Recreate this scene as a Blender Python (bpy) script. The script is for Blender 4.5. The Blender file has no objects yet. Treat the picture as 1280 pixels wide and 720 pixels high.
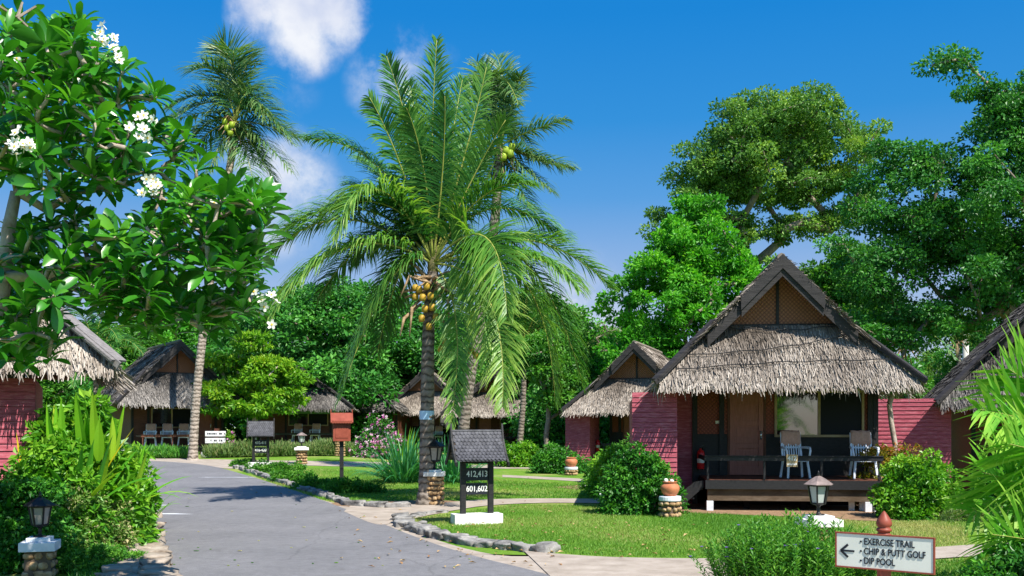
import bpy, bmesh, math, random
import numpy as np
from mathutils import Vector, Matrix, noise as mnoise
R = math.radians
scn = bpy.context.scene
COL = scn.collection
rng = np.random.default_rng(7)
random.seed(7)
F = 1244.0; HC = 1.85; HY = 530.0

# ------------------------------------------------------------------ terrain
def sstep(a, b, x):
    t = min(1, max(0, (x-a)/(b-a))); return t*t*(3-2*t)
def zt(x, y):
    return 0.42*sstep(29, 46, y)*sstep(-1, -9, x)
def gp(px, py, dz=0.0):
    """a ground spot seen in the photograph, as metres on the terrain"""
    lo, hi = 3.0, 150.0
    z = 0
    for _ in range(30):
        Y = F*(HC-z)/max(1.0, py-HY); Y = min(Y, 150); X = (px-640)/F*Y
        z = 0.5*z+0.5*zt(X, Y)
    return Vector((X, Y, z+dz))
def at(px, py, Y):
    return Vector(((px-640)/F*Y, Y, HC+(HY-py)/F*Y))

# ------------------------------------------------------------------ materials
def newmat(name):
    m = bpy.data.materials.new(name); m.use_nodes = True
    nt = m.node_tree; b = nt.nodes['Principled BSDF']
    return m, nt, b
def ramp(nt, stops):
    r = nt.nodes.new('ShaderNodeValToRGB'); e = r.color_ramp.elements
    while len(e) < len(stops): e.new(0.5)
    for i, (p, c) in enumerate(stops):
        e[i].position = p; e[i].color = (*c, 1)
    return r
def noise(nt, scale, detail=6, rough=0.6, vec=None, obj=True):
    n = nt.nodes.new('ShaderNodeTexNoise'); n.inputs['Scale'].default_value = scale
    n.inputs['Detail'].default_value = detail; n.inputs['Roughness'].default_value = rough
    if vec is None:
        tc = nt.nodes.new('ShaderNodeTexCoord'); vec = tc.outputs['Object']
    nt.links.new(vec, n.inputs['Vector']); return n
def mapping(nt, scale, rot=(0,0,0)):
    tc = nt.nodes.new('ShaderNodeTexCoord'); mp = nt.nodes.new('ShaderNodeMapping')
    mp.inputs['Scale'].default_value = scale; mp.inputs['Rotation'].default_value = rot
    nt.links.new(tc.outputs['Object'], mp.inputs['Vector']); return mp.outputs['Vector']
def bump(nt, b, h, strength=0.4, dist=0.02):
    bp = nt.nodes.new('ShaderNodeBump'); bp.inputs['Strength'].default_value = strength
    bp.inputs['Distance'].default_value = dist
    nt.links.new(h, bp.inputs['Height']); nt.links.new(bp.outputs['Normal'], b.inputs['Normal'])
def leafmat(name, c0, c1, c2, rough=0.45, trans=0.35, tcol=None, spec=0.35):
    m, nt, b = newmat(name)
    a = nt.nodes.new('ShaderNodeAttribute'); a.attribute_name = 'tint'
    r = ramp(nt, [(0, c0), (0.55, c1), (1, c2)])
    nt.links.new(a.outputs['Fac'], r.inputs['Fac'])
    nt.links.new(r.outputs['Color'], b.inputs['Base Color'])
    b.inputs['Roughness'].default_value = rough; b.inputs['Specular IOR Level'].default_value = spec
    if trans > 0:
        t = nt.nodes.new('ShaderNodeBsdfTranslucent')
        mx = nt.nodes.new('ShaderNodeMixRGB'); mx.blend_type = 'MULTIPLY'; mx.inputs['Fac'].default_value = 1
        mx.inputs['Color2'].default_value = (*(tcol or (1.35, 1.35, 0.55)), 1)
        nt.links.new(r.outputs['Color'], mx.inputs['Color1']); nt.links.new(mx.outputs['Color'], t.inputs['Color'])
        ms = nt.nodes.new('ShaderNodeMixShader'); ms.inputs['Fac'].default_value = trans
        nt.links.new(b.outputs['BSDF'], ms.inputs[1]); nt.links.new(t.outputs['BSDF'], ms.inputs[2])
        nt.links.new(ms.outputs['Shader'], nt.nodes['Material Output'].inputs['Surface'])
    return m
def noisemat(name, stops, scale=6, rough=0.8, bs=0.4, bd=0.02, stretch=(1,1,1), spec=0.3, bscale=None, metal=0):
    m, nt, b = newmat(name)
    v = mapping(nt, stretch)
    n = noise(nt, scale, 8, 0.65, v); r = ramp(nt, stops)
    nt.links.new(n.outputs['Fac'], r.inputs['Fac']); nt.links.new(r.outputs['Color'], b.inputs['Base Color'])
    b.inputs['Roughness'].default_value = rough; b.inputs['Specular IOR Level'].default_value = spec
    b.inputs['Metallic'].default_value = metal
    n2 = noise(nt, bscale or scale*3, 8, 0.7, v)
    bump(nt, b, n2.outputs['Fac'], bs, bd)
    return m
M = {}
M['lawn'] = None
def make_lawn():
    m, nt, b = newmat('lawn_turf')
    n1 = noise(nt, 0.35, 5, 0.6); n2 = noise(nt, 9, 8, 0.7); n3 = noise(nt, 60, 3, 0.6)
    r1 = ramp(nt, [(0.33, (0.085, 0.21, 0.018)), (0.50, (0.145, 0.27, 0.03)), (0.66, (0.33, 0.32, 0.12))])
    r2 = ramp(nt, [(0.3, (0.62, 0.62, 0.6)), (0.7, (1.2, 1.2, 1.15))])
    nt.links.new(n1.outputs['Fac'], r1.inputs['Fac']); nt.links.new(n2.outputs['Fac'], r2.inputs['Fac'])
    mx = nt.nodes.new('ShaderNodeMixRGB'); mx.blend_type = 'MULTIPLY'; mx.inputs['Fac'].default_value = 0.8
    nt.links.new(r1.outputs['Color'], mx.inputs['Color1']); nt.links.new(r2.outputs['Color'], mx.inputs['Color2'])
    nt.links.new(mx.outputs['Color'], b.inputs['Base Color']); b.inputs['Roughness'].default_value = 0.9
    b.inputs['Specular IOR Level'].default_value = 0.1
    bump(nt, b, n3.outputs['Fac'], 0.7, 0.03); return m
M['lawn'] = make_lawn()
def make_asphalt():
    m, nt, b = newmat('asphalt')
    n1 = noise(nt, 0.5, 6, 0.65); n2 = noise(nt, 130, 3, 0.7); n3 = noise(nt, 6, 8, 0.7)
    r1 = ramp(nt, [(0.3, (0.155, 0.152, 0.160)), (0.7, (0.212, 0.206, 0.214))])
    r2 = ramp(nt, [(0.3, (0.55, 0.55, 0.55)), (0.62, (1.0, 1.0, 1.0)), (0.75, (1.7, 1.7, 1.65))])
    nt.links.new(n1.outputs['Fac'], r1.inputs['Fac']); nt.links.new(n2.outputs['Fac'], r2.inputs['Fac'])
    mx = nt.nodes.new('ShaderNodeMixRGB'); mx.blend_type = 'MULTIPLY'; mx.inputs['Fac'].default_value = 0.75
    nt.links.new(r1.outputs['Color'], mx.inputs['Color1']); nt.links.new(r2.outputs['Color'], mx.inputs['Color2'])
    r3 = ramp(nt, [(0.35, (0.85, 0.85, 0.85)), (0.65, (1.1, 1.1, 1.1))]); nt.links.new(n3.outputs['Fac'], r3.inputs['Fac'])
    mx2 = nt.nodes.new('ShaderNodeMixRGB'); mx2.blend_type = 'MULTIPLY'; mx2.inputs['Fac'].default_value = 1
    nt.links.new(mx.outputs['Color'], mx2.inputs['Color1']); nt.links.new(r3.outputs['Color'], mx2.inputs['Color2'])
    v = nt.nodes.new('ShaderNodeTexVoronoi'); v.feature = 'DISTANCE_TO_EDGE'; v.inputs['Scale'].default_value = 0.45
    tcx = nt.nodes.new('ShaderNodeTexCoord'); nd = noise(nt, 1.2, 6, 0.7); ds = nt.nodes.new('ShaderNodeMixRGB'); ds.inputs['Fac'].default_value = 0.25
    nt.links.new(tcx.outputs['Object'], ds.inputs['Color1']); nt.links.new(nd.outputs['Color'], ds.inputs['Color2']); nt.links.new(ds.outputs['Color'], v.inputs['Vector'])
    rv = ramp(nt, [(0.0, (0.55, 0.55, 0.55)), (0.006, (1, 1, 1))]); nt.links.new(v.outputs['Distance'], rv.inputs['Fac'])
    n4 = noise(nt, 1.7, 5, 0.75); r4 = ramp(nt, [(0.30, (0.72, 0.71, 0.70)), (0.42, (1, 1, 1)), (0.66, (1, 1, 1)), (0.74, (1.16, 1.14, 1.10))]); nt.links.new(n4.outputs['Fac'], r4.inputs['Fac'])
    m5 = nt.nodes.new('ShaderNodeMixRGB'); m5.blend_type = 'MULTIPLY'; m5.inputs['Fac'].default_value = 0.55; nt.links.new(mx2.outputs['Color'], m5.inputs['Color1']); nt.links.new(rv.outputs['Color'], m5.inputs['Color2'])
    m6 = nt.nodes.new('ShaderNodeMixRGB'); m6.blend_type = 'MULTIPLY'; m6.inputs['Fac'].default_value = 1; nt.links.new(m5.outputs['Color'], m6.inputs['Color1']); nt.links.new(r4.outputs['Color'], m6.inputs['Color2'])
    nt.links.new(m6.outputs['Color'], b.inputs['Base Color']); b.inputs['Roughness'].default_value = 0.85
    bump(nt, b, n2.outputs['Fac'], 0.5, 0.008); return m
M['asphalt'] = make_asphalt()
M['concrete'] = noisemat('worn_concrete', [(0.3, (0.25, 0.205, 0.165)), (0.5, (0.34, 0.285, 0.235)), (0.7, (0.42, 0.36, 0.305))], 2.5, 0.85, 0.4, 0.01, bscale=60)
M['soil'] = noisemat('bare_soil', [(0.3, (0.16, 0.09, 0.05)), (0.7, (0.34, 0.22, 0.13))], 6, 0.95, 0.8, 0.03)
M['stone'] = noisemat('kerb_stone', [(0.28, (0.05, 0.048, 0.045)), (0.48, (0.20, 0.19, 0.18)), (0.72, (0.40, 0.385, 0.36))], 4, 0.9, 0.7, 0.03)
M['stone_warm'] = noisemat('golden_stone', [(0.28, (0.16, 0.09, 0.04)), (0.5, (0.36, 0.23, 0.11)), (0.72, (0.55, 0.42, 0.26))], 9, 0.85, 0.6, 0.02)
M['mortar'] = noisemat('mortar', [(0.3, (0.08, 0.055, 0.035)), (0.7, (0.18, 0.13, 0.09))], 10, 0.95)
M['white'] = noisemat('white_paint', [(0.30, (0.42, 0.40, 0.36)), (0.44, (0.68, 0.67, 0.64)), (0.6, (0.80, 0.80, 0.78))], 6, 0.6, 0.15, 0.01)
M['greypaint'] = noisemat('grey_white_paint', [(0.25, (0.52, 0.54, 0.58)), (0.5, (0.68, 0.70, 0.74))], 5, 0.55, 0.15, 0.01)
M['black'] = noisemat('black_stained_wood', [(0.3, (0.008, 0.008, 0.009)), (0.7, (0.026, 0.025, 0.026))], 4, 0.55, 0.5, 0.01, stretch=(3,3,12))
M['blackwarm'] = noisemat('dark_weathered_board', [(0.3, (0.010, 0.009, 0.010)), (0.7, (0.045, 0.040, 0.040))], 3, 0.7, 0.6, 0.015, stretch=(1,1,9))
M['greyboard'] = noisemat('grey_weathered_board', [(0.3, (0.12, 0.11, 0.11)), (0.7, (0.27, 0.25, 0.245))], 3, 0.8, 0.6, 0.015, stretch=(1,9,9))
M['redwood'] = noisemat('crimson_painted_boards', [(0.28, (0.19, 0.034, 0.046)), (0.5, (0.35, 0.065, 0.095)), (0.70, (0.46, 0.16, 0.19))], 5, 0.6, 0.35, 0.01, stretch=(1,1,6))
M['brownwood'] = noisemat('brown_stained_wood', [(0.3, (0.075, 0.026, 0.016)), (0.7, (0.16, 0.06, 0.035))], 4, 0.6, 0.4, 0.01, stretch=(1,1,7))
M['door'] = noisemat('brown_door_wood', [(0.3, (0.25, 0.082, 0.060)), (0.7, (0.37, 0.135, 0.10))], 3, 0.45, 0.3, 0.006, stretch=(12,2,1.5))
M['beam'] = noisemat('stained_concrete_beam', [(0.3, (0.055, 0.035, 0.02)), (0.5, (0.095, 0.065, 0.04)), (0.75, (0.16, 0.12, 0.085))], 3, 0.9, 0.5, 0.01, stretch=(1,1,3))
M['tan'] = noisemat('varnished_tan_frame', [(0.3, (0.28, 0.20, 0.10)), (0.7, (0.42, 0.32, 0.18))], 5, 0.5, 0.2, 0.005)
M['terracotta'] = noisemat('terracotta', [(0.3, (0.36, 0.11, 0.045)), (0.7, (0.58, 0.22, 0.11))], 6, 0.75, 0.3, 0.008)
M['redpost'] = noisemat('brick_red_paint', [(0.3, (0.20, 0.042, 0.025)), (0.7, (0.31, 0.075, 0.045))], 6, 0.5, 0.2, 0.005)
M['cream'] = noisemat('cream_sign_paint', [(0.3, (0.70, 0.70, 0.60)), (0.7, (0.80, 0.80, 0.70))], 3, 0.45, 0.08, 0.004)
M['ink'] = noisemat('black_lettering', [(0.3, (0.012, 0.014, 0.02)), (0.7, (0.02, 0.022, 0.03))], 8, 0.5, 0.05)
M['metalblack'] = noisemat('black_lantern_metal', [(0.3, (0.012, 0.012, 0.014)), (0.7, (0.045, 0.042, 0.042))], 12, 0.45, 0.3, 0.004, metal=0.4)
M['rustmetal'] = noisemat('rusted_lantern_roof', [(0.3, (0.10, 0.075, 0.07)), (0.7, (0.30, 0.23, 0.21))], 9, 0.7, 0.4, 0.004)
M['plastic'] = noisemat('white_chair_plastic', [(0.3, (0.62, 0.66, 0.76)), (0.7, (0.74, 0.78, 0.86))], 4, 0.35, 0.05)
M['towel'] = noisemat('dusty_pink_towel', [(0.3, (0.48, 0.25, 0.19)), (0.7, (0.62, 0.36, 0.28))], 20, 0.95, 0.6, 0.01)
M['extred'] = noisemat('extinguisher_red', [(0.3, (0.50, 0.012, 0.012)), (0.7, (0.60, 0.02, 0.02))], 4, 0.3, 0.03)
M['roofshingle'] = noisemat('charcoal_shingle', [(0.25, (0.022, 0.022, 0.026)), (0.5, (0.065, 0.065, 0.075)), (0.75, (0.13, 0.13, 0.145))], 7, 0.6, 0.5, 0.01)
M['bamboo'] = noisemat('bamboo_screen', [(0.3, (0.26, 0.19, 0.08)), (0.7, (0.42, 0.33, 0.17))], 4, 0.7, 0.5, 0.02, stretch=(14,14,0.6))
M['bark'] = noisemat('grey_bark', [(0.3, (0.13, 0.10, 0.075)), (0.7, (0.34, 0.28, 0.22))], 5, 0.9, 0.8, 0.03, stretch=(2,2,0.7))
M['barkpale'] = noisemat('pale_frangipani_bark', [(0.3, (0.24, 0.18, 0.14)), (0.7, (0.50, 0.42, 0.36))], 8, 0.8, 0.7, 0.02)
M['blue'] = noisemat('pale_blue_tag', [(0.3, (0.35, 0.55, 0.75)), (0.7, (0.45, 0.65, 0.85))], 5, 0.5, 0.1)
M['pole'] = noisemat('concrete_pole', [(0.3, (0.42, 0.40, 0.37)), (0.7, (0.58, 0.56, 0.52))], 3, 0.9, 0.3)
M['steel'] = noisemat('brushed_steel', [(0.3, (0.5, 0.5, 0.5)), (0.7, (0.65, 0.65, 0.65))], 5, 0.3, 0.05, metal=0.9)
M['coconut'] = noisemat('yellow_coconut', [(0.35, (0.16, 0.17, 0.02)), (0.5, (0.34, 0.24, 0.03)), (0.65, (0.50, 0.26, 0.02))], 7, 0.5, 0.1)
M['greennut'] = noisemat('green_coconut', [(0.3, (0.14, 0.26, 0.02)), (0.7, (0.34, 0.42, 0.03))], 4, 0.5, 0.1)
M['drypalm'] = noisemat('dry_palm_fibre', [(0.3, (0.20, 0.12, 0.06)), (0.7, (0.45, 0.32, 0.19))], 8, 0.9, 0.5)
M['sheath'] = noisemat('pale_frond_sheath', [(0.3, (0.10, 0.10, 0.03)), (0.7, (0.26, 0.21, 0.10))], 6, 0.7, 0.4, 0.02, stretch=(5, 5, 0.6))
M['flagging'] = noisemat('pale_flag_stone', [(0.3, (0.17, 0.13, 0.10)), (0.55, (0.32, 0.265, 0.21)), (0.75, (0.44, 0.39, 0.33))], 5, 0.9, 0.6, 0.02)
def make_trunk(k=1.0):
    m, nt, b = newmat('palm_trunk_bark')
    v = mapping(nt, (1, 1, 1))
    w = nt.nodes.new('ShaderNodeTexWave'); w.wave_type = 'BANDS'; w.bands_direction = 'Z'
    w.inputs['Scale'].default_value = 1.9; w.inputs['Distortion'].default_value = 5.0; w.inputs['Detail'].default_value = 5
    w.inputs['Detail Scale'].default_value = 3
    nt.links.new(v, w.inputs['Vector'])
    r = ramp(nt, [(0.05, (0.08*k, 0.065*k, 0.052*k)), (0.25, (0.19*k, 0.16*k, 0.13*k)), (0.9, (0.27*k, 0.235*k, 0.205*k))])
    nt.links.new(w.outputs['Fac'], r.inputs['Fac'])
    n = noise(nt, 7, 8, 0.7, v); r2 = ramp(nt, [(0.3, (0.5, 0.48, 0.45)), (0.7, (1.15, 1.1, 1.05))]); nt.links.new(n.outputs['Fac'], r2.inputs['Fac'])
    mx = nt.nodes.new('ShaderNodeMixRGB'); mx.blend_type = 'MULTIPLY'; mx.inputs['Fac'].default_value = 1
    nt.links.new(r.outputs['Color'], mx.inputs['Color1']); nt.links.new(r2.outputs['Color'], mx.inputs['Color2'])
    nt.links.new(mx.outputs['Color'], b.inputs['Base Color']); b.inputs['Roughness'].default_value = 0.9
    bump(nt, b, w.outputs['Fac'], 0.6, 0.02); return m
M['palmtrunk'] = make_trunk(); M['palmtrunk_pale'] = make_trunk(1.6)
def make_woven(name, c0, c1):
    m, nt, b = newmat(name)
    v = mapping(nt, (1, 1, 1), (0, 0, 0))
    sep = nt.nodes.new('ShaderNodeSeparateXYZ'); nt.links.new(v, sep.inputs[0])
    outs = []
    for s in (1, -1):
        a = nt.nodes.new('ShaderNodeMath'); a.operation = 'MULTIPLY_ADD'; a.inputs[1].default_value = s
        nt.links.new(sep.outputs['Z'], a.inputs[0]); nt.links.new(sep.outputs['X'], a.inputs[2])
        k = nt.nodes.new('ShaderNodeMath'); k.operation = 'MULTIPLY'; k.inputs[1].default_value = 22.0
        nt.links.new(a.outputs[0], k.inputs[0])
        f = nt.nodes.new('ShaderNodeMath'); f.operation = 'PINGPONG'; f.inputs[1].default_value = 1
        nt.links.new(k.outputs[0], f.inputs[0]); outs.append(f)
    c = nt.nodes.new('ShaderNodeMath'); c.operation = 'MULTIPLY'
    nt.links.new(outs[0].outputs[0], c.inputs[0]); nt.links.new(outs[1].outputs[0], c.inputs[1])
    r = ramp(nt, [(0.0, c0), (0.5, c1)]); nt.links.new(c.outputs[0], r.inputs['Fac'])
    nt.links.new(r.outputs['Color'], b.inputs['Base Color']); b.inputs['Roughness'].default_value = 0.7
    bump(nt, b, c.outputs[0], 0.6, 0.012); return m
M['woven'] = make_woven('woven_bamboo_brown', (0.15, 0.05, 0.025), (0.34, 0.14, 0.07))
M['wovenred'] = make_woven('woven_panel_red', (0.14, 0.028, 0.015), (0.27, 0.065, 0.035))
def simple(name, c, rough=0.5, metal=0, spec=0.5):
    m, nt, b = newmat(name); b.inputs['Base Color'].default_value = (*c, 1); b.inputs['Roughness'].default_value = rough
    b.inputs['Metallic'].default_value = metal; b.inputs['Specular IOR Level'].default_value = spec
    n = noise(nt, 3, 4, 0.6); bump(nt, b, n.outputs['Fac'], 0.03, 0.01); return m
M['pane'] = simple('window_glass', (0.012, 0.014, 0.018), 0.03, 0.0, 1.0)
M['pane'].node_tree.nodes['Principled BSDF'].inputs['IOR'].default_value = 1.85
M['screen'] = simple('dark_pane', (0.006, 0.008, 0.012), 0.6, 0, 0.2)  # near-black rough filling for the right half of each window
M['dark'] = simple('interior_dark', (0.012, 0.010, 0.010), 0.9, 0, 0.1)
M['frost'] = simple('lantern_glass', (0.42, 0.46, 0.44), 0.15, 0, 0.6)
M['frostdim'] = simple('grubby_lantern_glass', (0.30, 0.27, 0.24), 0.2, 0, 0.6)
M['copper'] = simple('lamp_bulb_copper', (0.28, 0.10, 0.06), 0.4)
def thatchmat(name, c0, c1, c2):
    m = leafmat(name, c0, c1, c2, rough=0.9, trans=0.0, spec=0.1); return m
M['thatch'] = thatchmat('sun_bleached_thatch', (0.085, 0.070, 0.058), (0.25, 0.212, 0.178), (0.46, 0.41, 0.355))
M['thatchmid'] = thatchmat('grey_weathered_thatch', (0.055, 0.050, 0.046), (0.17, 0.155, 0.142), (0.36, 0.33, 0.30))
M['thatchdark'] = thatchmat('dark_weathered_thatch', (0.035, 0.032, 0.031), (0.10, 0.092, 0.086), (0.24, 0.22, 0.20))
M['leaf_frangipani'] = leafmat('frangipani_leaf', (0.0180, 0.1092, 0.0100), (0.0450, 0.2300, 0.0160), (0.1275, 0.3795, 0.0250), 0.28, 0.34, spec=0.5)
M['leaf_big'] = leafmat('old_tree_leaf', (0.0540, 0.1610, 0.0308), (0.1320, 0.2990, 0.0462), (0.3240, 0.4830, 0.0660), 0.5, 0.3)
M['leaf_bright'] = leafmat('bright_tree_leaf', (0.0385, 0.1870, 0.0150), (0.0935, 0.3960, 0.0220), (0.2200, 0.5500, 0.0400), 0.45, 0.4)
M['leaf_dark'] = leafmat('dark_tree_leaf', (0.0210, 0.1088, 0.0198), (0.0510, 0.2304, 0.0308), (0.1275, 0.3840, 0.0495), 0.45, 0.3)
M['leaf_mid'] = leafmat('woodland_leaf', (0.0312, 0.1320, 0.0154), (0.0750, 0.2640, 0.0242), (0.1875, 0.4080, 0.0440), 0.5, 0.35)
M['leaf_yellow'] = leafmat('yellow_green_leaf', (0.05, 0.20, 0.010), (0.17, 0.38, 0.018), (0.40, 0.54, 0.04), 0.45, 0.4)
M['leaf_bush'] = leafmat('garden_bush_leaf', (0.0180, 0.0975, 0.0132), (0.0450, 0.2080, 0.0198), (0.1350, 0.3900, 0.0330), 0.4, 0.3)
M['leaf_lime'] = leafmat('lime_bush_leaf', (0.04, 0.18, 0.012), (0.12, 0.34, 0.018), (0.27, 0.48, 0.04), 0.4, 0.35)
M['leaf_dry'] = leafmat('dry_mixed_leaf', (0.03, 0.13, 0.015), (0.14, 0.27, 0.04), (0.55, 0.46, 0.26), 0.6, 0.3)
M['leaf_croton'] = leafmat('croton_leaf', (0.05, 0.12, 0.012), (0.28, 0.22, 0.02), (0.42, 0.10, 0.035), 0.4, 0.3)
M['leaf_hedge'] = leafmat('hedge_leaf', (0.05, 0.12, 0.025), (0.13, 0.21, 0.05), (0.30, 0.28, 0.12), 0.6, 0.3)
M['leaf_strap'] = leafmat('strap_leaf', (0.0240, 0.1350, 0.0120), (0.0800, 0.2970, 0.0180), (0.4160, 0.5670, 0.0300), 0.35, 0.35)
M['leaf_straplit'] = leafmat('bright_strap_leaf', (0.06, 0.26, 0.012), (0.18, 0.45, 0.02), (0.45, 0.58, 0.04), 0.35, 0.4)  # brighter copy of the strap leaf colours
M['leaf_yellowing'] = leafmat('yellowing_leaf', (0.50, 0.42, 0.02), (0.62, 0.50, 0.02), (0.70, 0.60, 0.05), 0.4, 0.4)
M['leaf_fern'] = leafmat('sword_leaf', (0.02, 0.13, 0.05), (0.05, 0.25, 0.09), (0.16, 0.42, 0.16), 0.4, 0.3)
M['leaf_grass'] = leafmat('lawn_blade', (0.08, 0.22, 0.018), (0.15, 0.31, 0.03), (0.36, 0.36, 0.12), 0.6, 0.3)
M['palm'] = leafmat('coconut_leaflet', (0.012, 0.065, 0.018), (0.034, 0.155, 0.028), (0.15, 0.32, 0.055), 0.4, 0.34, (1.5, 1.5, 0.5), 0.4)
M['palmlit'] = leafmat('sunlit_coconut_leaflet', (0.03, 0.12, 0.02), (0.10, 0.27, 0.04), (0.30, 0.45, 0.09), 0.4, 0.42, (1.6, 1.5, 0.5), 0.4)  # coconut leaflet with its sunlit look put into the colour
M['palmfar'] = leafmat('wind_dried_leaflet', (0.015, 0.065, 0.022), (0.045, 0.15, 0.04), (0.20, 0.30, 0.10), 0.4, 0.35)
M['rachis'] = noisemat('yellow_midrib', [(0.3, (0.20, 0.25, 0.04)), (0.7, (0.38, 0.38, 0.09))], 5, 0.5, 0.1)
M['arecaleaf'] = leafmat('areca_leaflet', (0.04, 0.20, 0.012), (0.11, 0.37, 0.025), (0.32, 0.54, 0.07), 0.42, 0.4, spec=0.4)
M['litter'] = leafmat('dead_leaf', (0.10, 0.045, 0.02), (0.30, 0.16, 0.07), (0.48, 0.34, 0.16), 0.8, 0.1)
M['petal'] = leafmat('white_petal', (0.75, 0.52, 0.06), (0.84, 0.84, 0.79), (0.88, 0.88, 0.85), 0.5, 0.3, (1, 1, 1))
M['petal_pink'] = leafmat('pink_and_white_bract', (0.52, 0.10, 0.36), (0.70, 0.30, 0.55), (0.82, 0.76, 0.74), 0.6, 0.3, (1, 1, 1))
M['petal_purple'] = leafmat('purple_petal', (0.20, 0.10, 0.50), (0.26, 0.14, 0.6), (0.32, 0.2, 0.65), 0.6, 0.2, (1, 1, 1))

# ------------------------------------------------------------------ mesh builder
class G:
    def __init__(s): s.V = []; s.Fc = []; s.T = []; s.n = 0
    def add(s, v, f, t=0.5):
        v = [tuple(p) for p in v]
        s.V.append(np.array(v, dtype=np.float64).reshape(-1, 3))
        for q in f: s.Fc.append([i+s.n for i in q])
        s.T += ([t]*len(f) if np.isscalar(t) else list(t))
        s.n += len(v)
    def bulk(s, V, tint, k=4):
        """V: (N*k,3) with N faces of k vertices"""
        N = len(V)//k
        s.V.append(np.asarray(V, dtype=np.float64))
        idx = (np.arange(N*k).reshape(N, k)+s.n)
        s.Fc.extend(idx.tolist()); s.T += list(np.asarray(tint)); s.n += N*k
    def box(s, c, d, m=None, t=0.5):
        x, y, z = d[0]/2, d[1]/2, d[2]/2
        P = [Vector((a*x, b*y, e*z)) for e in (-1, 1) for b in (-1, 1) for a in (-1, 1)]
        if m is not None: P = [m @ p for p in P]
        P = [p+Vector(c) for p in P]
        s.add(P, [(0,2,3,1),(4,5,7,6),(0,1,5,4),(2,6,7,3),(0,4,6,2),(1,3,7,5)], t)
    def bx(s, x0, x1, y0, y1, z0, z1, t=0.5):
        s.box(((x0+x1)/2, (y0+y1)/2, (z0+z1)/2), (x1-x0, y1-y0, z1-z0), None, t)
    def beam(s, a, b, w, h, up=(0,0,1), t=0.5):
        a = Vector(a); b = Vector(b); d = (b-a).normalized(); up = Vector(up)
        sd = d.cross(up).normalized(); u = sd.cross(d).normalized()
        P = []
        for p in (a, b):
            for (i, j) in ((-1,-1),(1,-1),(1,1),(-1,1)): P.append(p+sd*(i*w/2)+u*(j*h/2))
        s.add(P, [(0,1,2,3),(7,6,5,4),(0,4,5,1),(1,5,6,2),(2,6,7,3),(3,7,4,0)], t)
    def tube(s, pts, rad, n=8, cap=True, t=0.5):
        pts = [Vector(p) for p in pts]
        if np.isscalar(rad): rad = [rad]*len(pts)
        V = []; Fc = []
        prev = None
        for i, p in enumerate(pts):
            d = (pts[min(i+1, len(pts)-1)]-pts[max(i-1, 0)])
            if d.length < 1e-9: d = Vector((0,0,1))
            d.normalize()
            if prev is None:
                a = Vector((1,0,0)) if abs(d.x) < 0.8 else Vector((0,1,0))
                u = (a-d*a.dot(d)).normalized()
            else:
                u = (prev-d*prev.dot(d)).normalized()
            prev = u; w = d.cross(u)
            for k in range(n):
                th = 2*math.pi*k/n
                V.append(p+(u*math.cos(th)+w*math.sin(th))*rad[i])
        for i in range(len(pts)-1):
            for k in range(n):
                a = i*n+k; b = i*n+(k+1) % n
                Fc.append((a, b, b+n, a+n))
        if cap:
            Fc.append(tuple(range(n-1, -1, -1))); Fc.append(tuple(range((len(pts)-1)*n, len(pts)*n)))
        s.add(V, Fc, t)
    def lathe(s, prof, c=(0,0,0), n=20, t=0.5, rot=0, m=None):
        V = []; Fc = []
        for (r, z) in prof:
            for k in range(n):
                th = 2*math.pi*k/n+rot
                p = Vector((r*math.cos(th), r*math.sin(th), z))
                if m is not None: p = m @ p
                V.append(p+Vector(c))
        for i in range(len(prof)-1):
            for k in range(n):
                a = i*n+k; b = i*n+(k+1) % n
                Fc.append((a, b, b+n, a+n))
        Fc.append(tuple(range(n-1, -1, -1))); Fc.append(tuple(range((len(prof)-1)*n, len(prof)*n)))
        s.add(V, Fc, t)
    def rock(s, c, r, seed=0, sub=2, amp=0.22, t=0.5):
        V, Fc = ICO[sub]
        off = Vector((seed*3.7, seed*1.3, seed*5.1))
        P = []
        for v in V:
            k = 1+amp*mnoise.noise(v*1.3+off)*1.6+amp*0.4*mnoise.noise(v*3.5+off)
            # squarish
            w = Vector([math.copysign(abs(a)**SQ, a) for a in v])*k
            P.append(Vector((w.x*r[0], w.y*r[1], w.z*r[2])))
        rz = Matrix.Rotation(r[3] if len(r) > 3 else 0, 3, 'Z')
        s.add([rz @ p+Vector(c) for p in P], Fc, t)
    def build(s, name, mat, parent=None, smooth=False, bevel=0, loc=None):
        me = bpy.data.meshes.new(name)
        V = np.concatenate(s.V) if s.V else np.zeros((0, 3))
        L = np.array([len(f) for f in s.Fc], dtype=np.int32)
        idx = np.fromiter((i for f in s.Fc for i in f), dtype=np.int32, count=int(L.sum()))
        me.vertices.add(len(V)); me.vertices.foreach_set('co', V.astype(np.float32).ravel())
        me.loops.add(len(idx)); me.loops.foreach_set('vertex_index', idx)
        me.polygons.add(len(L)); st = np.zeros(len(L), dtype=np.int32); st[1:] = np.cumsum(L)[:-1]
        me.polygons.foreach_set('loop_start', st); me.polygons.foreach_set('loop_total', L)
        me.update(calc_edges=True)
        me.polygons.foreach_set('use_smooth', np.full(len(L), bool(smooth)))
        a = me.attributes.new('tint', 'FLOAT', 'FACE'); a.data.foreach_set('value', np.array(s.T, dtype=np.float32))
        me.materials.append(mat)
        o = bpy.data.objects.new(name, me); COL.objects.link(o)
        if parent: o.parent = parent
        if loc is not None: o.location = loc
        if bevel:
            b = o.modifiers.new('edge_softening', 'BEVEL'); b.width = bevel; b.segments = 2; b.limit_method = 'ANGLE'
        return o
SQ = 0.75
ICO = {}
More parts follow.
